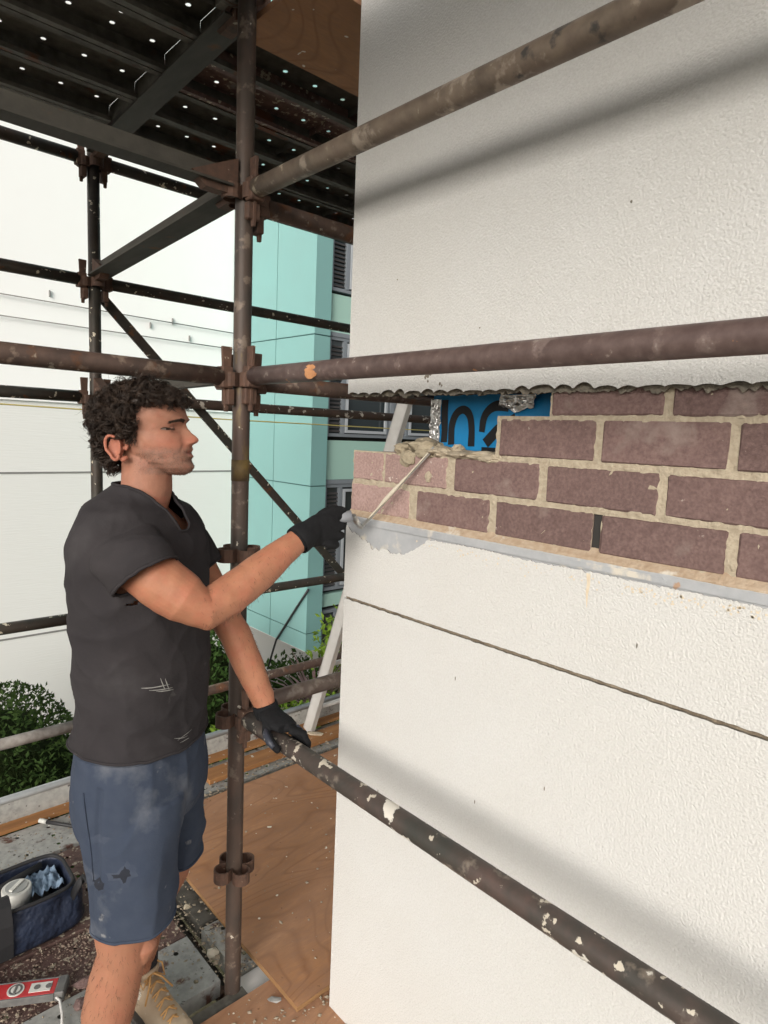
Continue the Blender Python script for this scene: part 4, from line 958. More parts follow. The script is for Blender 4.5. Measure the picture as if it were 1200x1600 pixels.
# ------------------------------------------------------------------ clothes
def fold(p):
    u, s, z = loc(p)
    f = .0035*N(u*7+z*5, s*7, z*3.2+u*4)+.0028*N(u*18+z*12, s*18, z*8)+.0030*N(u*5+z*22, s*6, z*4-u*20)*(1 if z > 1.05 else .5)
    f += .0035*sin((z*1.0+u*.9+.15*N(u*5, s*5, z*5))*55)*exp(-((z-1.02)/.09)**2)*.5*(.5+N(u*6, s*6, z*4))
    f += .004*sin((u*.9-z*.75)*70+6*N(u*5, s*5, z*5))*exp(-((z-1.44)/.08)**2)*(.4+.6*abs(N(u*9, s*9, z*9)))*(1 if s > .05 else .5)
    rd = lambda a: (1-abs(2*a))**3 if abs(2*a) < 1 else 0
    f += .0035*rd(N(u*6+z*9, s*5, z*5-u*8))+.0032*rd(N(u*4-z*7, s*7+4, z*6))+.0028*rd(N(u*11+z*4, s*9+2, z*3+7))
    f += .010*exp(-((z-1.000)/.022)**2)*(1 if u < -.12 else 0)*(.6+N(s*20, z*30))
    return f
sh = MB()
SH = [(.93, -.048, .132, .170), (.955, -.048, .138, .176), (1.0, -.047, .134, .172), (1.08, -.046, .132, .170), (1.18, -.050, .134, .174), (1.29, -.051, .134, .182), (1.37, -.050, .130, .192), (1.42, -.050, .126, .196), (1.47, -.052, .120, .194), (1.50, -.055, .112, .186), (1.525, -.058, .104, .170), (1.548, -.061, .096, .146), (1.567, -.060, .076, .102), (1.584, -.056, .066, .076), (1.602, -.050, .060, .066), (1.63, -.046, .057, .062)]
sh.loft([ring(cu, 0, z, a, b, tilt=(-.20 if z > 1.575 else -.10 if z > 1.55 else 0)) for z, cu, a, b in SH])
# sleeves
def oval(c, v1, v2, a, b, n_=40): return [c+v1*(a*cos(2*pi*k/n_))+v2*(b*sin(2*pi*k/n_)) for k in range(n_)]
v1 = (E1*.80+E2*.10+Vector((0, 0, .60))).normalized(); dR = (E1*.62+E2*.20+Vector((0, 0, -.76))).normalized(); v2 = v1.cross(dR).normalized()
cR = L(.010, .190, 1.448)
sR = [(L(-.080, .06, 1.475), .072, .070), (L(-.052, .118, 1.476), .078, .074), (L(-.024, .160, 1.466), .081, .074), (cR, .079, .066), (cR+dR*.030, .076, .064)]
sh.loft([oval(c, v1, v2, a, b) for c, a, b in sR])
dL = (L(.045, -.2, 1.33)-L(-.005, -.185, 1.43)).normalized(); w1 = dL.cross(E2).normalized(); w2 = dL.cross(w1).normalized(); cL = L(.024, -.193, 1.372)
sh.loft([oval(c, w1, w2, a, b) for c, a, b in ((L(-.05, -.10, 1.465), .068, .066), (L(-.03, -.15, 1.46), .068, .066), (L(-.004, -.182, 1.43), .067, .064), (cL, .064, .062), (cL+dL*.012, .064, .062))])
def openings(b):
    dele = []
    Hc = L(-.062, 0, .93); nk = L(-.066, 0, 1.60)
    for f in b.faces:
        p = f.calc_center_median()
        if (p-cR-dR*.018).dot(dR) > 0 and (p-cR-dR*.028).length < .086 and f.normal.dot(dR) > .6: dele.append(f)
        elif (p-cL-dL*.003).dot(dL) > 0 and (p-cL).length < .11 and f.normal.dot(dL) > .6: dele.append(f)
        else:
            u, s, z = loc(p)
            if z < .982-.012*(u+.06)/.16+.006*N(u*9, s*9): dele.append(f)
            else:
                # v neck / collar
                uu = u+.066; zc_ = 1.606-.34*max(0, uu)-.95*max(0, uu-.03)*max(0, 1-abs(s-.022)/.055)*1.0
                if z > zc_ and z > 1.50 and (u*u+s*s) < .12**2: dele.append(f)
    bmesh.ops.delete(b, geom=dele, context='FACES')
    # keep the largest shell only
    bmesh.ops.delete(b, geom=[v for v in b.verts if not v.link_faces], context='VERTS')
shirt = remesh(sh, 'shirt', .005, m_shirt, man, smooth=5, post=openings, disp=fold)
md = shirt.modifiers.new('t', 'SOLIDIFY'); md.thickness = .0035; md.offset = -1
# hems as slim rolled bands following the open borders
def border_bands(o, rad, name, m_):
    b = bmesh.new(); b.from_mesh(o.data); es = [e for e in b.edges if e.is_boundary]; seen = set(); mb = MB(); off = wloc(o)+Vector((0, 0, 0))
    adj = {}
    for e in es:
        for v in e.verts: adj.setdefault(v, []).append(e.other_vert(v))
    for v in list(adj):
        if v in seen: continue
        loop = [v]; seen.add(v); cur = v
        while True:
            nx = [w for w in adj[cur] if w not in seen]
            if not nx: break
            cur = nx[0]; seen.add(cur); loop.append(cur)
        if len(loop) < 30: continue
        pts = [w.co.copy() for w in loop]; n_ = len(pts)
        for _ in range(6): pts = [(pts[i-1]+pts[i]*2+pts[(i+1) % n_])/4 for i in range(n_)]
        pts = [p+off for p in pts[::2]]; pts.append(pts[0])
        MB().tube(pts, rad, 6, caps=False).build(name, m_, o)
    b.free()
border_bands(shirt, .0038, 'hem', m_shirt)
def foldp(p):
    u, s, z = loc(p)
    f = .005*N(u*8, s*8, z*2.6)+.003*N(u*22, s*22, z*7)
    f += .004*sin((z+.4*u)*60+4*N(u*6, s*6))*exp(-((z-.62)/.06)**2)*(.4+N(u*9, s*9, z*5))
    rd = lambda a: (1-abs(2*a))**3 if abs(2*a) < 1 else 0
    f += .0045*rd(N(u*9, s*7, z*3.5+u*3))+.003*rd(N(u*5+z*8, s*7+4, z*4))
    f -= .006*exp(-((u+.085)/.006)**2)*(1 if s > .1 and .70 < z < .92 else 0)
    return f
st2 = MB()
NY = (1, 0)
st2.loft([ring(-.052, 0, z, a, b) for z, a, b in ((.98, .128, .165), (.93, .134, .174), (.87, .140, .182), (.82, .138, .182), (.78, .128, .176), (.745, .09, .15))][::-1])
st2.loft([ring(cu, cs, z, a, b, yawr=NY, ex=.9) for z, cu, cs, a, b in ((.50, -.034, .102, .094, .088), (.515, -.034, .102, .094, .088), (.60, -.035, .102, .096, .090), (.70, -.038, .097, .101, .092), (.80, -.045, .088, .118, .094), (.86, -.05, .08, .125, .09))])
st2.loft([ring(cu, cs, z, a, b, yawr=NY, ex=.9) for z, cu, cs, a, b in ((.53, -.022, -.13, .082, .086), (.545, -.022, -.13, .082, .086), (.62, -.022, -.125, .086, .088), (.70, -.026, -.115, .093, .09), (.80, -.035, -.095, .115, .094), (.86, -.04, -.08, .12, .09))])
def openS(b):
    dele = []
    for f in b.faces:
        u, s, z = loc(f.calc_center_median())
        if (s > 0 and z < .552+.05*u) or (s <= -.02 and z < .556) or z > .972: dele.append(f)
    bmesh.ops.delete(b, geom=dele, context='FACES'); bmesh.ops.delete(b, geom=[v for v in b.verts if not v.link_faces], context='VERTS')
shorts = remesh(st2, 'shorts', .005, m_short, man, smooth=5, post=openS, disp=foldp)
md = shorts.modifiers.new('t', 'SOLIDIFY'); md.thickness = .004; md.offset = -1
border_bands(shorts, .0040, 'hem', m_short)
# pocket seam and dried splashes
def on_cloth(u, z, s0=.3):
    # ray from the camera side onto the clothes along -E2
    return u, z
pts = [L(-.118+.02*t*t, .150+.035*sin(min(1, t)*1.6), .90-.20*t) for t in [k/12 for k in range(13)]]
dp = bpy.context.evaluated_depsgraph_get(); dp.update()
def project(o, p, d):
    off = wloc(o); ok, hit, nn, _ = o.ray_cast(p-off, d)
    return (hit+off, nn) if ok else (None, None)
ps = []
for k in range(22):
    t = k/21; h, nn = project(shorts, L(-.125+.045*t-.02*t*t, .5, .905-.21*t), -E2)
    if h: ps.append(h+nn*.0012)
if len(ps) > 3: MB().tube(ps, .0022, 5).build('pocket_seam', m_short, shorts)
def splash(o, u0, z0, n_, spread, seedv, name, size):
    r_ = random.Random(seedv); mb = MB()
    for _ in range(n_):
        u, z = u0+r_.gauss(0, spread), z0+r_.gauss(0, spread*.9); h, nn = project(o, L(u, .5, z), -E2)
        if not h: continue
        a = nn.orthogonal().normalized(); b_ = nn.cross(a); sz = size*r_.uniform(.2, 1)**1.5; K = 7; ang = r_.uniform(0, 6)
        rr = [sz*(.5+r_.random())*(2.0 if k in (0, 1) and sz > size*.4 else 1) for k in range(K)]
        mb.add([h+nn*.0016]+[h+nn*.0009+(a*cos(ang+2*pi*k/K)+b_*sin(ang+2*pi*k/K))*rr[k] for k in range(K)], [(0, k+1, (k+1) % K+1) for k in range(K)], True)
    if mb.f: mb.build(name, m_dried, o)
def smear(o, strokes, w):
    for (u0, z0, u1, z1) in strokes:
        mb = MB(); rows = []
        for k in range(9):
            t = k/8; h, nn = project(o, L(u0+(u1-u0)*t, .5, z0+(z1-z0)*t), -E2)
            if not h: continue
            q = Vector((0, 0, 1)).cross(nn).normalized()*(z1-z0)*-1+Vector((0, 0, 1))*(u1-u0)+Vector((0, 0, 1e-4)); q = q.normalized()
            ww = w*sin(pi*(.08+.84*t))*(.6+.6*abs(N(k*1.3+u0*90, z0*50))); rows.append([h+nn*.0014+q*ww, h+nn*.0018, h+nn*.0014-q*ww])
        if len(rows) > 2: mb.loft(rows, caps=False, closed=False).build('render_smear', m_dried, o)
smear(shirt, [(.012, 1.155, .052, 1.150), (.018, 1.149, .055, 1.138), (.030, 1.142, .056, 1.132), (.038, 1.172, .044, 1.140), (.046, 1.168, .050, 1.136), (.004, 1.158, .03, 1.152)], .0016)
smear(shirt, [(.060, 1.012, .078, .998), (.066, 1.004, .082, 1.006), (.07, .996, .08, .99)], .0012)
def patch(o, u0, z0, pts, m_, nm_, lift=.0010):
    mb = MB(); c0, n0 = project(o, L(u0, .5, z0), -E2)
    if c0 is None: return
    rows = [[], [], []]; K = len(pts)*4
    for q, fr in enumerate((.33, .7, 1.0)):
        for k in range(K):
            a = k/4; i = int(a); t = a-i; p0, p1 = pts[i], pts[(i+1) % len(pts)]
            x = (p0[0]+(p1[0]-p0[0])*t)*fr*(1+.22*N(k*.9, u0*50)); y = (p0[1]+(p1[1]-p0[1])*t)*fr*(1+.22*N(k*.7, z0*50, 3)); h, nn = project(o, L(u0+x, .5, z0+y), -E2)
            rows[q].append(h+nn*lift*(1 if q < 2 else .3) if h else c0)
    vs = [c0+n0*lift]+[v for rw in rows for v in rw]; fs = [(0, 1+k, 1+(k+1) % K) for k in range(K)]+[(1+q*K+k, 1+(q+1)*K+k, 1+(q+1)*K+(k+1) % K, 1+q*K+(k+1) % K) for q in (0, 1) for k in range(K)]
    mb.add(vs, fs, True); mb.build(nm_, m_, o)
m_dst = mat('dark_damp_stain', (.024, .027, .036), .9, bump=((350, .5, .0007),), spec=.15)
m_pst = mat('pale_dust_stain', (.060, .071, .098), .95, var=((30, .9, (.042, .054, .082)),), bump=((350, .5, .0007),), spec=.1)
patch(shorts, -.030, .722, [(.030, .020), (.012, .034), (-.012, .006), (-.034, .004), (-.030, -.014), (-.004, -.012), (.006, -.034), (.018, -.028), (.020, -.008), (.034, -.004)], m_pst, 'pale_ring_stain', .0008)
patch(shorts, -.030, .722, [(.020, .014), (.008, .024), (-.006, .004), (-.024, .002), (-.020, -.008), (-.002, -.006), (.006, -.022), (.012, -.018), (.014, -.004), (.022, -.002)], m_dst, 'dark_stain', .0014)
patch(shorts, -.085, .690, [(.014, .010), (.002, .018), (-.012, .008), (-.014, -.008), (.0, -.014), (.012, -.006)], m_dst, 'dark_stain', .0012)
patch(shorts, -.085, .80, [(.03, .008), (0, .014), (-.02, .004), (-.014, -.008), (.015, -.006)], m_pst, 'pale_dust_stain', .0007)
# gloves
def chain(mb, pts, r0, r1, seg=12):
    n_ = len(pts); mb.tube(pts, [r0+(r1-r0)*i/(n_-1) for i in range(n_)], seg)
    e = pts[-1]; b = (pts[-1]-pts[-2]).normalized(); mb.tube([e-b*r1*.3, e+b*r1*.45, e+b*r1*.8], [r1, r1*.75, r1*.3], seg)
gr = MB()
gr.tube([L(.322, -.010, 1.478), L(.345, -.028, 1.493), L(.372, -.046, 1.503), L(.402, -.060, 1.506), L(.418, -.068, 1.507)], [(.034, .031), (.034, .034), (.026, .042), (.023, .044), (.018, .040)], 28)
kn = [(.398, -.060, 1.537), (.403, -.056, 1.517), (.401, -.052, 1.496), (.394, -.048, 1.476)]
for i, (u, s, z) in enumerate(kn):
    ln = (.030, .033, .030, .024)[i]
    k0 = L(u-.006, s+.006, z); k1 = L(u+ln*.8, s-.010, z-.004*i); k2 = L(u+ln*.75, s-.034, z-.002-.003*i); k3 = L(u+ln*.1, s-.048, z-.002)
    chain(gr, [k0, k0.lerp(k1, .55)+E2*.003, k1, k1.lerp(k2, .5)+E1*.004, k2, k3], .0118, .0092)
chain(gr, [L(.360, -.052, 1.520), L(.385, -.058, 1.545), L(.408, -.066, 1.556), L(.432, -.076, 1.553)], .0145, .0100)
rg_ = remesh(gr, 'glove', .0024, m_glove, man, smooth=4, disp=lambda p: .0012*N(p.x*70, p.y*70, p.z*70)+.0008*N(p.x*160, p.y*160, p.z*160))
rg_['label'] = 'black glove on the hand holding the tool'
cu_ = MB(); ax = (armR[8]-armR[7]).normalized(); a_ = ax.cross(Vector((0, 0, 1))).normalized(); b_ = ax.cross(a_)
cc = armR[8]-ax*.012
cu_.loft([[c+a_*(ra*cos(2*pi*k/28))+b_*(ra*.98*sin(2*pi*k/28)) for k in range(28)] for c, ra in ((cc, .0335), (cc-ax*.004, .0365), (cc+ax*.004, .0375), (cc+ax*.02, .0365), (cc+ax*.03, .034))], caps=False)
cu_.build('cuff', m_glove, rg_)
# left glove, gripping the rail (axis along Y at x=.95, z=.907)
gl = MB()
wl_ = armL[7]
gl.tube([wl_+Vector((-.002, .010, .018)), wl_+Vector((0, -.012, -.002)), Vector((.953, 1.435, .957)), Vector((.955, 1.400, .954)), Vector((.957, 1.375, .950))], [(.033, .031), (.034, .028), (.038, .022), (.040, .019), (.034, .015)], 28)
for i in range(4):
    y = 1.405-.0205*i; x0 = .962+.004*i
    y = 1.398-.020*i
    b0 = Vector((.962-.004*i, y+.018, .952)); k1 = Vector((.980, y-.006, .941)); k2 = Vector((.9875, y-.016, .917)); k3 = Vector((.980, y-.022, .890)); k4 = Vector((.962, y-.024, .874))
    chain(gl, [b0, k1, k2, k3, k4], .0118, .0090)
chain(gl, [Vector((.930, 1.432, .952)), Vector((.914, 1.410, .936)), Vector((.910, 1.382, .922)), Vector((.912, 1.352, .909))], .0145, .0100)
lg_ = remesh(gl, 'glove', .0024, m_glove, man, smooth=4, disp=lambda p: .0012*N(p.x*70, p.y*70, p.z*70)+.0008*N(p.x*160, p.y*160, p.z*160))
lg_['label'] = 'black glove with grey coated thumb resting on the rail'
tp = MB(); tp.tube([Vector((.9165, 1.418, .942)), Vector((.9055, 1.398, .932)), Vector((.9030, 1.378, .923)), Vector((.9045, 1.360, .914))], [(.008, .011), (.0095, .012), (.009, .011), (.006, .008)], 12)
tp.build('coated_thumb_pad', m_glovec, lg_)
tp = MB(); tp.tube([Vector((.978, 1.366, .950)), Vector((.9915, 1.345, .932)), Vector((.994, 1.330, .912))], [(.007, .010), (.008, .010), (.006, .008)], 10)
tp.build('coated_finger', m_glovec, lg_)
cu_ = MB(); ax = (armL[7]-armL[6]).normalized(); a_ = ax.cross(Vector((1, 0, 0))).normalized(); b_ = ax.cross(a_); cc = armL[7]-ax*.016
cu_.loft([[c+a_*(ra*cos(2*pi*k/28))+b_*(ra*sin(2*pi*k/28)) for k in range(28)] for c, ra in ((cc, .031), (cc-ax*.004, .0345), (cc+ax*.004, .0355), (cc+ax*.02, .035), (cc+ax*.032, .033))], caps=False); cu_.build('cuff', m_glove, lg_)

# boots
m_boot = mat('tan_nubuck', (.42, .335, .24), .85, var=((10, .6, (.30, .20, .12)), (40, .4, (.5, .40, .28))), spots=((40, .66, .7, (.55, .5, .42), 3),), bump=((90, .5, .0015),), spec=.2)
m_lace = mat('tan_lace', (.48, .27, .10), .8); m_sole = mat('boot_sole', (.06, .055, .05), .8); m_sock = mat('black_sock', (.012, .012, .014), .95, bump=((200, .6, .001),))
def boot(ank, F, sock_r):
    F = Vector(F).normalized(); Sd = Vector((-F.y, F.x, 0)); A = Vector(ank); A.z = 0
    P = lambda f, s, z: A+F*f+Sd*s+Vector((0, 0, z))
    b = MB()
    def rg2(f, w, z0, z1): return [P(f, w*cos(t)*(1 if sin(t) > 0 else 1.03), z0+(z1-z0)*(.5+.5*sin(t))) for t in [2*pi*k/20 for k in range(20)]]
    b.loft([rg2(*q) for q in ((-.082, .022, .03, .07), (-.076, .032, .022, .115), (-.055, .037, .02, .15), (-.02, .041, .02, .155), (.03, .043, .02, .150), (.06, .044, .02, .125), (.095, .047, .02, .098), (.13, .050, .02, .083), (.165, .048, .02, .075), (.19, .038, .02, .065), (.203, .02, .025, .05))])
    t = remesh(b, 'boot', .004, m_boot, man, smooth=4, disp=lambda p: .0015*N(p.x*50, p.y*50, p.z*50))
    so = MB(); out = []
    for k in range(40):
        a = 2*pi*k/40; f = .062+.146*cos(a); w = (.050 if cos(a) > 0 else .041)*(1 if sin(a) > 0 else -1)*abs(sin(a))**.6; out.append((f, w))
    so.loft([[P(f, w, z) for f, w in out] for z in (.001, .022)]); so.build('sole', m_sole, t)
    co = MB(); co.loft([[P(-.012+.050*cos(a)*q, .043*sin(a)*q, z+.01*cos(a)) for a in [2*pi*k/24 for k in range(24)]] for q, z in ((1.0, .13), (1.08, .145), (1.08, .156), (.92, .160), (.86, .150))], caps=False); co.build('padded_collar', m_boot, t)
    la = MB(); r_ = random.Random(2)
    for k in range(6):
        f = .035+.020*k; z = .156-.0135*k-.002*max(0, k-2); w = .022
        la.tube([P(f, -w, z-.010), P(f+.006, 0, z+.006), P(f+.012, w, z-.012)], .0026, 6); la.tube([P(f+.012, -w, z-.014), P(f+.006, 0, z+.007), P(f, w, z-.009)], .0026, 6)
    for sg in (-1, 1):
        la.tube([P(.035, 0, .164), P(.02, sg*.02, .182), P(.03, sg*.04, .165), P(.05, sg*.035, .14), P(.04, sg*.008, .160)], .0028, 6); la.tube([P(.035, 0, .164), P(.06, sg*.02, .15), P(.075, sg*.045, .11)], .0028, 6)
    la.build('laces', m_lace, t)
    sk = MB(); top_ = P(-.01, 0, .145); sk.tube([P(-.01, 0, .10), P(-.01, 0, .15), P(-.008, 0, .195)], [sock_r+.002, sock_r+.003, sock_r+.004], 20); sk.build('sock', m_sock, t)
    return t
boot(L(-.115, -.17, 0), E1*.80+E2*.60, .040)
boot(L(-.128, .1, 0), E1*.96+E2*.28, .042)

# pointing tool in his hand
tl = thing('pointing_tool', 'thin cranked pointing trowel loaded with mortar in the worker\'s raised hand', 'trowel', tuple(L(.42, -.075, 1.525)))
m_steel = mat('worn_steel', (.62, .62, .60), .3, .9, var=((30, .5, (.4, .4, .38)),)); m_hdl = mat('grey_handle', (.24, .25, .27), .45)
h0, h1 = L(.345, -.070, 1.512), L(.455, -.080, 1.540)
MB().tube([h0, h0.lerp(h1, .3), h0.lerp(h1, .7), h1], [.011, .013, .0135, .0145], 14).build('handle', m_hdl, tl)
bend = Vector((1.095, 1.262, 1.503))
MB().tube([h1, h1.lerp(bend, .5), bend], [(.012, .006), (.009, .005), (.0075, .003)], 10).build('shank', m_steel, tl)
tip = Vector((1.142, 1.060, 1.722))
bl = MB(); d = (tip-bend).normalized(); s_ = d.cross(Vector((1, 0, 0))).normalized()
bl.obox((bend+tip)/2, d*(tip-bend).length/2, s_*.0042, d.cross(s_)*.0010); bl.build('blade', m_steel, tl)
ml = MB(); K = 26
rgs = []
for k in range(K):
    t = .12+.86*k/(K-1); p = bend.lerp(tip, t); rr = .0018+.0026*abs(N(t*9, 3))+.0038*exp(-((t-.42)/.12)**2)
    rgs.append([p+Vector((-.0025, 0, .001))+(s_*cos(a)+d.cross(s_)*sin(a))*rr*(1+.3*N(k*1., a)) for a in [2*pi*j/8 for j in range(8)]])
ml.loft(rgs).build('mortar_smear', mat('pale_mortar', (.55, .50, .40), .9, bump=((90, .6, .003),)), tl)

# ------------------------------------------------------------------ things on the deck
m_bag = mat('navy_nylon', (.013, .018, .036), .5, var=((8, .6, (.03, .045, .085)), (30, .4, (.012, .016, .03))), bump=((10, 1, .03), (30, .6, .008), (200, .3, .0008)), spec=.4)
m_web = mat('black_webbing', (.015, .015, .017), .7, bump=((150, .6, .001),))
bx0, bx1, by0, by1 = -.02, .69, 2.17, 2.43
bag = thing('tool_bag', 'open navy tool bag full of hand tools at the left of the deck', 'bag', (.32, 2.3, 0))
def bring(z, inset, wob, n_=56):
    rg = []
    for k in range(n_):
        t = 2*pi*k/n_; hx, hy = (bx1-bx0)/2-inset, (by1-by0)/2-inset*.6
        x = hx*(1 if cos(t) > 0 else -1)*abs(cos(t))**.35; y = hy*(1 if sin(t) > 0 else -1)*abs(sin(t))**.35
        w = 1.5*wob*N(x*9, y*9, z*14)+.6*wob*N(x*26, y*26, z*30)
        rg.append(Vector(((bx0+bx1)/2+x+w, (by0+by1)/2+y+w-.10*max(0, z-.05)*0, z+.006*N(x*8, y*8)*(1 if z > .1 else 0)+.010)))
    for p in rg: p.z = p.z*(.86+.10*N(p.x*5, p.y*3)); p.y += .010*sin(p.z*70+p.x*9)*(1 if z > .03 else 0)*min(1, wob*100)
    return rg
MB().loft([bring(.0, .0, 0), bring(.02, -.006, .01), bring(.06, -.004, .016), bring(.105, .004, .020), bring(.15, .016, .014), bring(.175, .024, .006), bring(.176, .034, .006), bring(.15, .036, .008), bring(.08, .03, .004), bring(.03, .03, 0)]).build('bag_body', m_bag, bag)
MB().tube([p for p in bring(.176, .029, .006)]+[bring(.176, .029, .006)[0]], .0065, 8, caps=False).build('rim_piping', m_web, bag)
for x in (.43,):
    wb = MB(); rows = []
    for (y, z) in ((2.162, .02), (2.160, .07), (2.168, .13), (2.19, .185), (2.215, .20), (2.24, .19)):
        rows.append([Vector((x+dx+.02*(z), y+dy-.004, z)) for dx, dy in ((-.024, 0), (.024, 0), (.024, -.004), (-.024, -.004))])
    wb.loft(rows, smooth=False).build('webbing_strap', m_web, bag)
hd = [Vector(p) for p in ((.645, 2.19, .12), (.66, 2.165, .175), (.67, 2.15, .20), (.70, 2.14, .17), (.725, 2.13, .08), (.735, 2.125, .02))]
wb = MB(); wb.loft([[p+Vector((0, 0, 0))+Vector((.0, .02, .0))*sg1+Vector((.003, 0, .003))*sg2 for sg1, sg2 in ((-1, -1), (1, -1), (1, 1), (-1, 1))] for p in hd]).build('carry_handle', m_web, bag)
MB().box((.02, 2.2, .03), (.62, 2.395, .045)).build('inner_floor', m_void, bag)
m_red = mat('red_plastic', (.50, .025, .030), .4, var=((20, .4, (.35, .02, .02)),)); m_pale = mat('pale_plastic', (.62, .62, .58), .5)
t_ = thing('pliers', 'red handled pliers sticking out of the open tool bag', 'pliers', (.36, 2.29, .12))
for sg in (-1, 1): MB().tube([Vector((.375+.01*sg, 2.235, .155)), Vector((.36+.018*sg, 2.28, .175)), Vector((.35+.014*sg, 2.33, .178)), Vector((.345+.004*sg, 2.36, .17))], [.008, .011, .010, .007], 10).build('handle', m_red, t_)
MB().tube([Vector((.345, 2.35, .17)), Vector((.34, 2.40, .15))], [(.012, .006), (.006, .005)], 8).build('jaw', m_steel, t_)
t_ = thing('tape_tub', 'round white tub lying on the tools inside the bag', 'tub', (.50, 2.30, .14))
MB().tube([Vector((.50, 2.30, .10)), Vector((.50, 2.30, .158)), Vector((.50, 2.30, .16))], [.046, .046, .043], 28).build('tub', m_pale, t_)
MB().tube([Vector((.50, 2.30, .1605)), Vector((.50, 2.30, .1635))], [.034, .034], 24).build('lid_ring', mat('grey_lid', (.30, .31, .30), .5), t_)
MB().obox(Vector((.50, 2.30, .166)), (.022, .018, 0), (-.004, .005, 0), (0, 0, .003)).build('lid_tab', m_pale, t_)
rg = MB(); rows = []
for i in range(18):
    rows.append([Vector((.54+.10*i/17, 2.26+.12*j/13, .13+.028*N(i*.35, j*.4)+.016*N(i*.9, j*.9))) for j in range(14)])
rg.loft(rows, caps=False, closed=False); o = rg.build('rag', mat('light_blue_cloth', (.22, .31, .42), .9, bump=((60, .5, .003),)), fix=False); tag(o, 'crumpled light blue rag in the right end of the tool bag', 'rag')
for i, (a, b, r_, mt, lb) in enumerate((((.10, 2.25, .14), (.30, 2.33, .165), .012, m_hdl, 'grey tool handle at the left inside the open bag'), ((.42, 2.37, .12), (.60, 2.385, .15), .013, m_web, 'black round tool handle along the far side of the open bag'), ((.24, 2.23, .13), (.33, 2.24, .185), .007, m_timber, 'short brown wooden handle beside the red pliers'))):
    t_ = thing('hand_tool', lb, 'tool', a); MB().tube([a, Vector(a).lerp(Vector(b), .5), b], [r_*.8, r_, r_*.9], 10).build('handle', mt, t_)
    MB().tube([a, Vector(a)-(Vector(b)-Vector(a))*.25], [r_*.5, r_*.4], 8).build('shaft', m_steel, t_)

# spirit level, lying on its side
lv = thing('spirit_level', 'red spirit level with a round vial lying on the rusty plank', 'spirit level', (.45, 2.03, 0))
a = Vector((.525, 1.948, .016)); d = Vector((-.84, .50, 0)).normalized(); n_ = Vector((-d.y, d.x, 0)); n_ = n_ if n_.y > 0 else -n_; c = a+d*.32; up = Vector((0, 0, 1))
MB().obox(c, d*.32, n_*.0285, up*.0115).build('body', m_red, lv, bevel=.002)
m_dk = mat('dark_metal_edge', (.10, .10, .10), .6, .2, var=((30, .5, (.28, .27, .25)),))
for sg in (-1, 1): MB().obox(c+n_*sg*.0312, d*.32, n_*.0026, up*.0118).build('rail_edge', m_dk, lv, bevel=.001)
MB().obox(a-d*.014, d*.0145, n_*.0345, up*.016).build('end_cap', m_dk, lv, bevel=.004)
MB().obox(a+d*.045+up*.0122, d*.030, n_*.0165, up*.001).build('silver_panel', m_pale, lv)
cv = a+d*.115
for rr, z, mt, nm_ in ((.0235, .0135, m_pale, 'vial_ring'), (.0190, .0145, m_dk, 'vial_inner'), (.0130, .0152, m_pale, 'vial_glass')):
    MB().tube([cv+up*.005, cv+up*z], [rr, rr], 24).build(nm_, mt, lv)
MB().obox(cv+up*.0160, d*.003, n_*.016, up*.001).build('vial_mark', m_dk, lv)
for k in (.022, .055): MB().tube([a+d*k+up*.010, a+d*k+up*.0142], [.009, .009], 16).build('small_dial', m_dk, lv)
MB().obox(a+d*.22+up*.0122, d*.05, n_*.007, up*.0006).build('white_stripe', m_pale, lv)
# thin wire frame, cable with white tip, masonry fragments
o = MB().tube([(.34, 2.02, .012), (.385, 2.048, .016), (.41, 2.038, .017), (.47, 1.975, .017), (.512, 1.925, .016), (.520, 1.90, .014), (.512, 1.85, .012), (.49, 1.78, .010)], .0042, 6).build('wire_handle', m_alu); tag(o, 'thin bent silver wire handle lying beside the spirit level', 'handle')
cb = thing('cable_end', 'short dark cable with a white tip lying on the far grey plank', 'cable', (.78, 2.82, 0))
MB().tube([(.745, 2.87, .016), (.79, 2.82, .012), (.83, 2.77, .010), (.90, 2.73, .010)], .008, 8).build('sheath', m_cable, cb); MB().tube([(.725, 2.895, .018), (.747, 2.868, .016)], .0095, 8).build('white_tip', m_pale, cb)
o = lump('wood_chip', (.885, 2.86, .008), (.05, .012, .006), 4, m_timber); tag(o, 'splinter of timber lying near the toe board', 'splinter')
def shard(lb, p, rad, mt, sv):
    b = bmesh.new(); bmesh.ops.create_icosphere(b, subdivisions=1, radius=1); r_ = random.Random(sv)
    for v in b.verts: v.co = Vector((v.co.x*rad[0], v.co.y*rad[1], v.co.z*rad[2]))*r_.uniform(.75, 1.2)
    me = bpy.data.meshes.new('fragment'); b.to_mesh(me); b.free(); me.materials.append(mt)
    o = bpy.data.objects.new('brick_fragment', me); COL.objects.link(o); o.location = p; o.rotation_euler = (0, 0, sv); return tag(o, lb, 'rubble piece')
shard('dark purple brick shard on the deck left of the worker\'s shin', (.60, 1.93, .004), (.035, .025, .016), m_brick, 3)
shard('reddish brick shard at the bottom edge beside the wire handle', (.565, 1.86, .004), (.03, .022, .014), m_brick, 7)
shard('pale mortar crumb on the plank ends by the pole', (.985, 2.02, .012), (.017, .013, .010), m_mortar, 9)
shard('cream mortar lump in the gap beside the foot of the pole', (.972, 1.80, -.02), (.024, .022, .018), MATS['pale_mortar'], 12)
shard('flat white flake of render on the smaller plywood', (1.02, 1.50, .0), (.028, .010, .005), m_dried, 15)
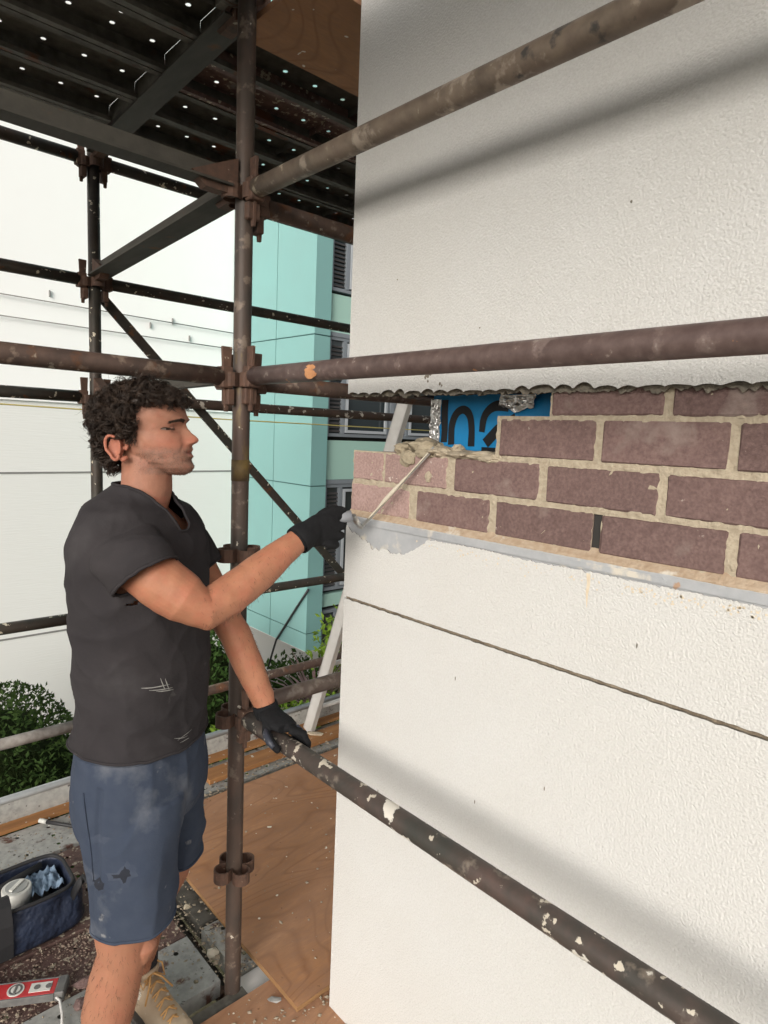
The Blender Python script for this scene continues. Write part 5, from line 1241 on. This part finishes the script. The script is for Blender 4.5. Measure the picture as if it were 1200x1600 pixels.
shard('lump of debris against the foot of the ladder', (2.15, 2.82, .02), (.06, .025, .012), m_mortar, 18)
# crumbs and dust everywhere on the deck
def crumbs(n_, xr, yr, zf, smin, smax, seedv, mt, label, name='debris'):
    r_ = random.Random(seedv); mb = MB()
    for _ in range(n_):
        x, y = r_.uniform(*xr), r_.uniform(*yr); s_ = smin+(smax-smin)*r_.random()**4; c = Vector((x, y, zf(x, y)+s_*.3)); a = r_.uniform(0, 6.28)
        A = Vector((cos(a), sin(a), 0))*s_*r_.uniform(.6, 1.3); B = Vector((-sin(a), cos(a), r_.uniform(-.2, .2)))*s_*r_.uniform(.5, 1)
        mb.add([c+A, c+B, c-A, c-B, c+Vector((0, 0, s_*r_.uniform(.3, .7))), ], [(0, 1, 4), (1, 2, 4), (2, 3, 4), (3, 0, 4)])
    o = mb.build(name, mt, fix=False); o['label'] = label; o['category'] = 'debris'; o['kind'] = 'stuff'; return o
m_crumb = mat('mortar_crumbs', (.33, .29, .22), .95, var=((30, .8, (.30, .24, .18)),), spec=.1)
m_crumbd = mat('dark_crumbs', (.17, .11, .09), .95, var=((20, .9, (.30, .24, .19)),), spec=.1)
crumbs(3000, (.15, .94), (1.69, 2.9), lambda x, y: -.004, .001, .0075, 1, m_crumb, 'scatter of pale mortar crumbs over the left deck planks')
crumbs(3600, (.15, .94), (1.92, 2.16), lambda x, y: -.008, .001, .008, 2, m_crumbd, 'brown grit and brick crumbs on the rusty plank around the spirit level')
crumbs(420, (1.06, 2.6), (1.43, 2.6), lambda x, y: .016, .0012, .010, 3, m_crumb, 'pale crumbs scattered on the big plywood sheet')
crumbs(330, (.80, 1.18), (1.2, 1.56), lambda x, y: -.004, .0012, .009, 4, m_crumb, 'pale crumbs on the smaller plywood offcut')
crumbs(3200, (1.3, 3.0), (2.62, 2.95), lambda x, y: -.008, .0015, .010, 5, m_crumb, 'gravelly rubble crumbs along the far plank and timber')
crumbs(900, (.945, 1.06), (1.66, 2.5), lambda x, y: -.018, .0015, .011, 6, m_crumb, 'mortar crumbs caught between the plank ends and the plywood edge')
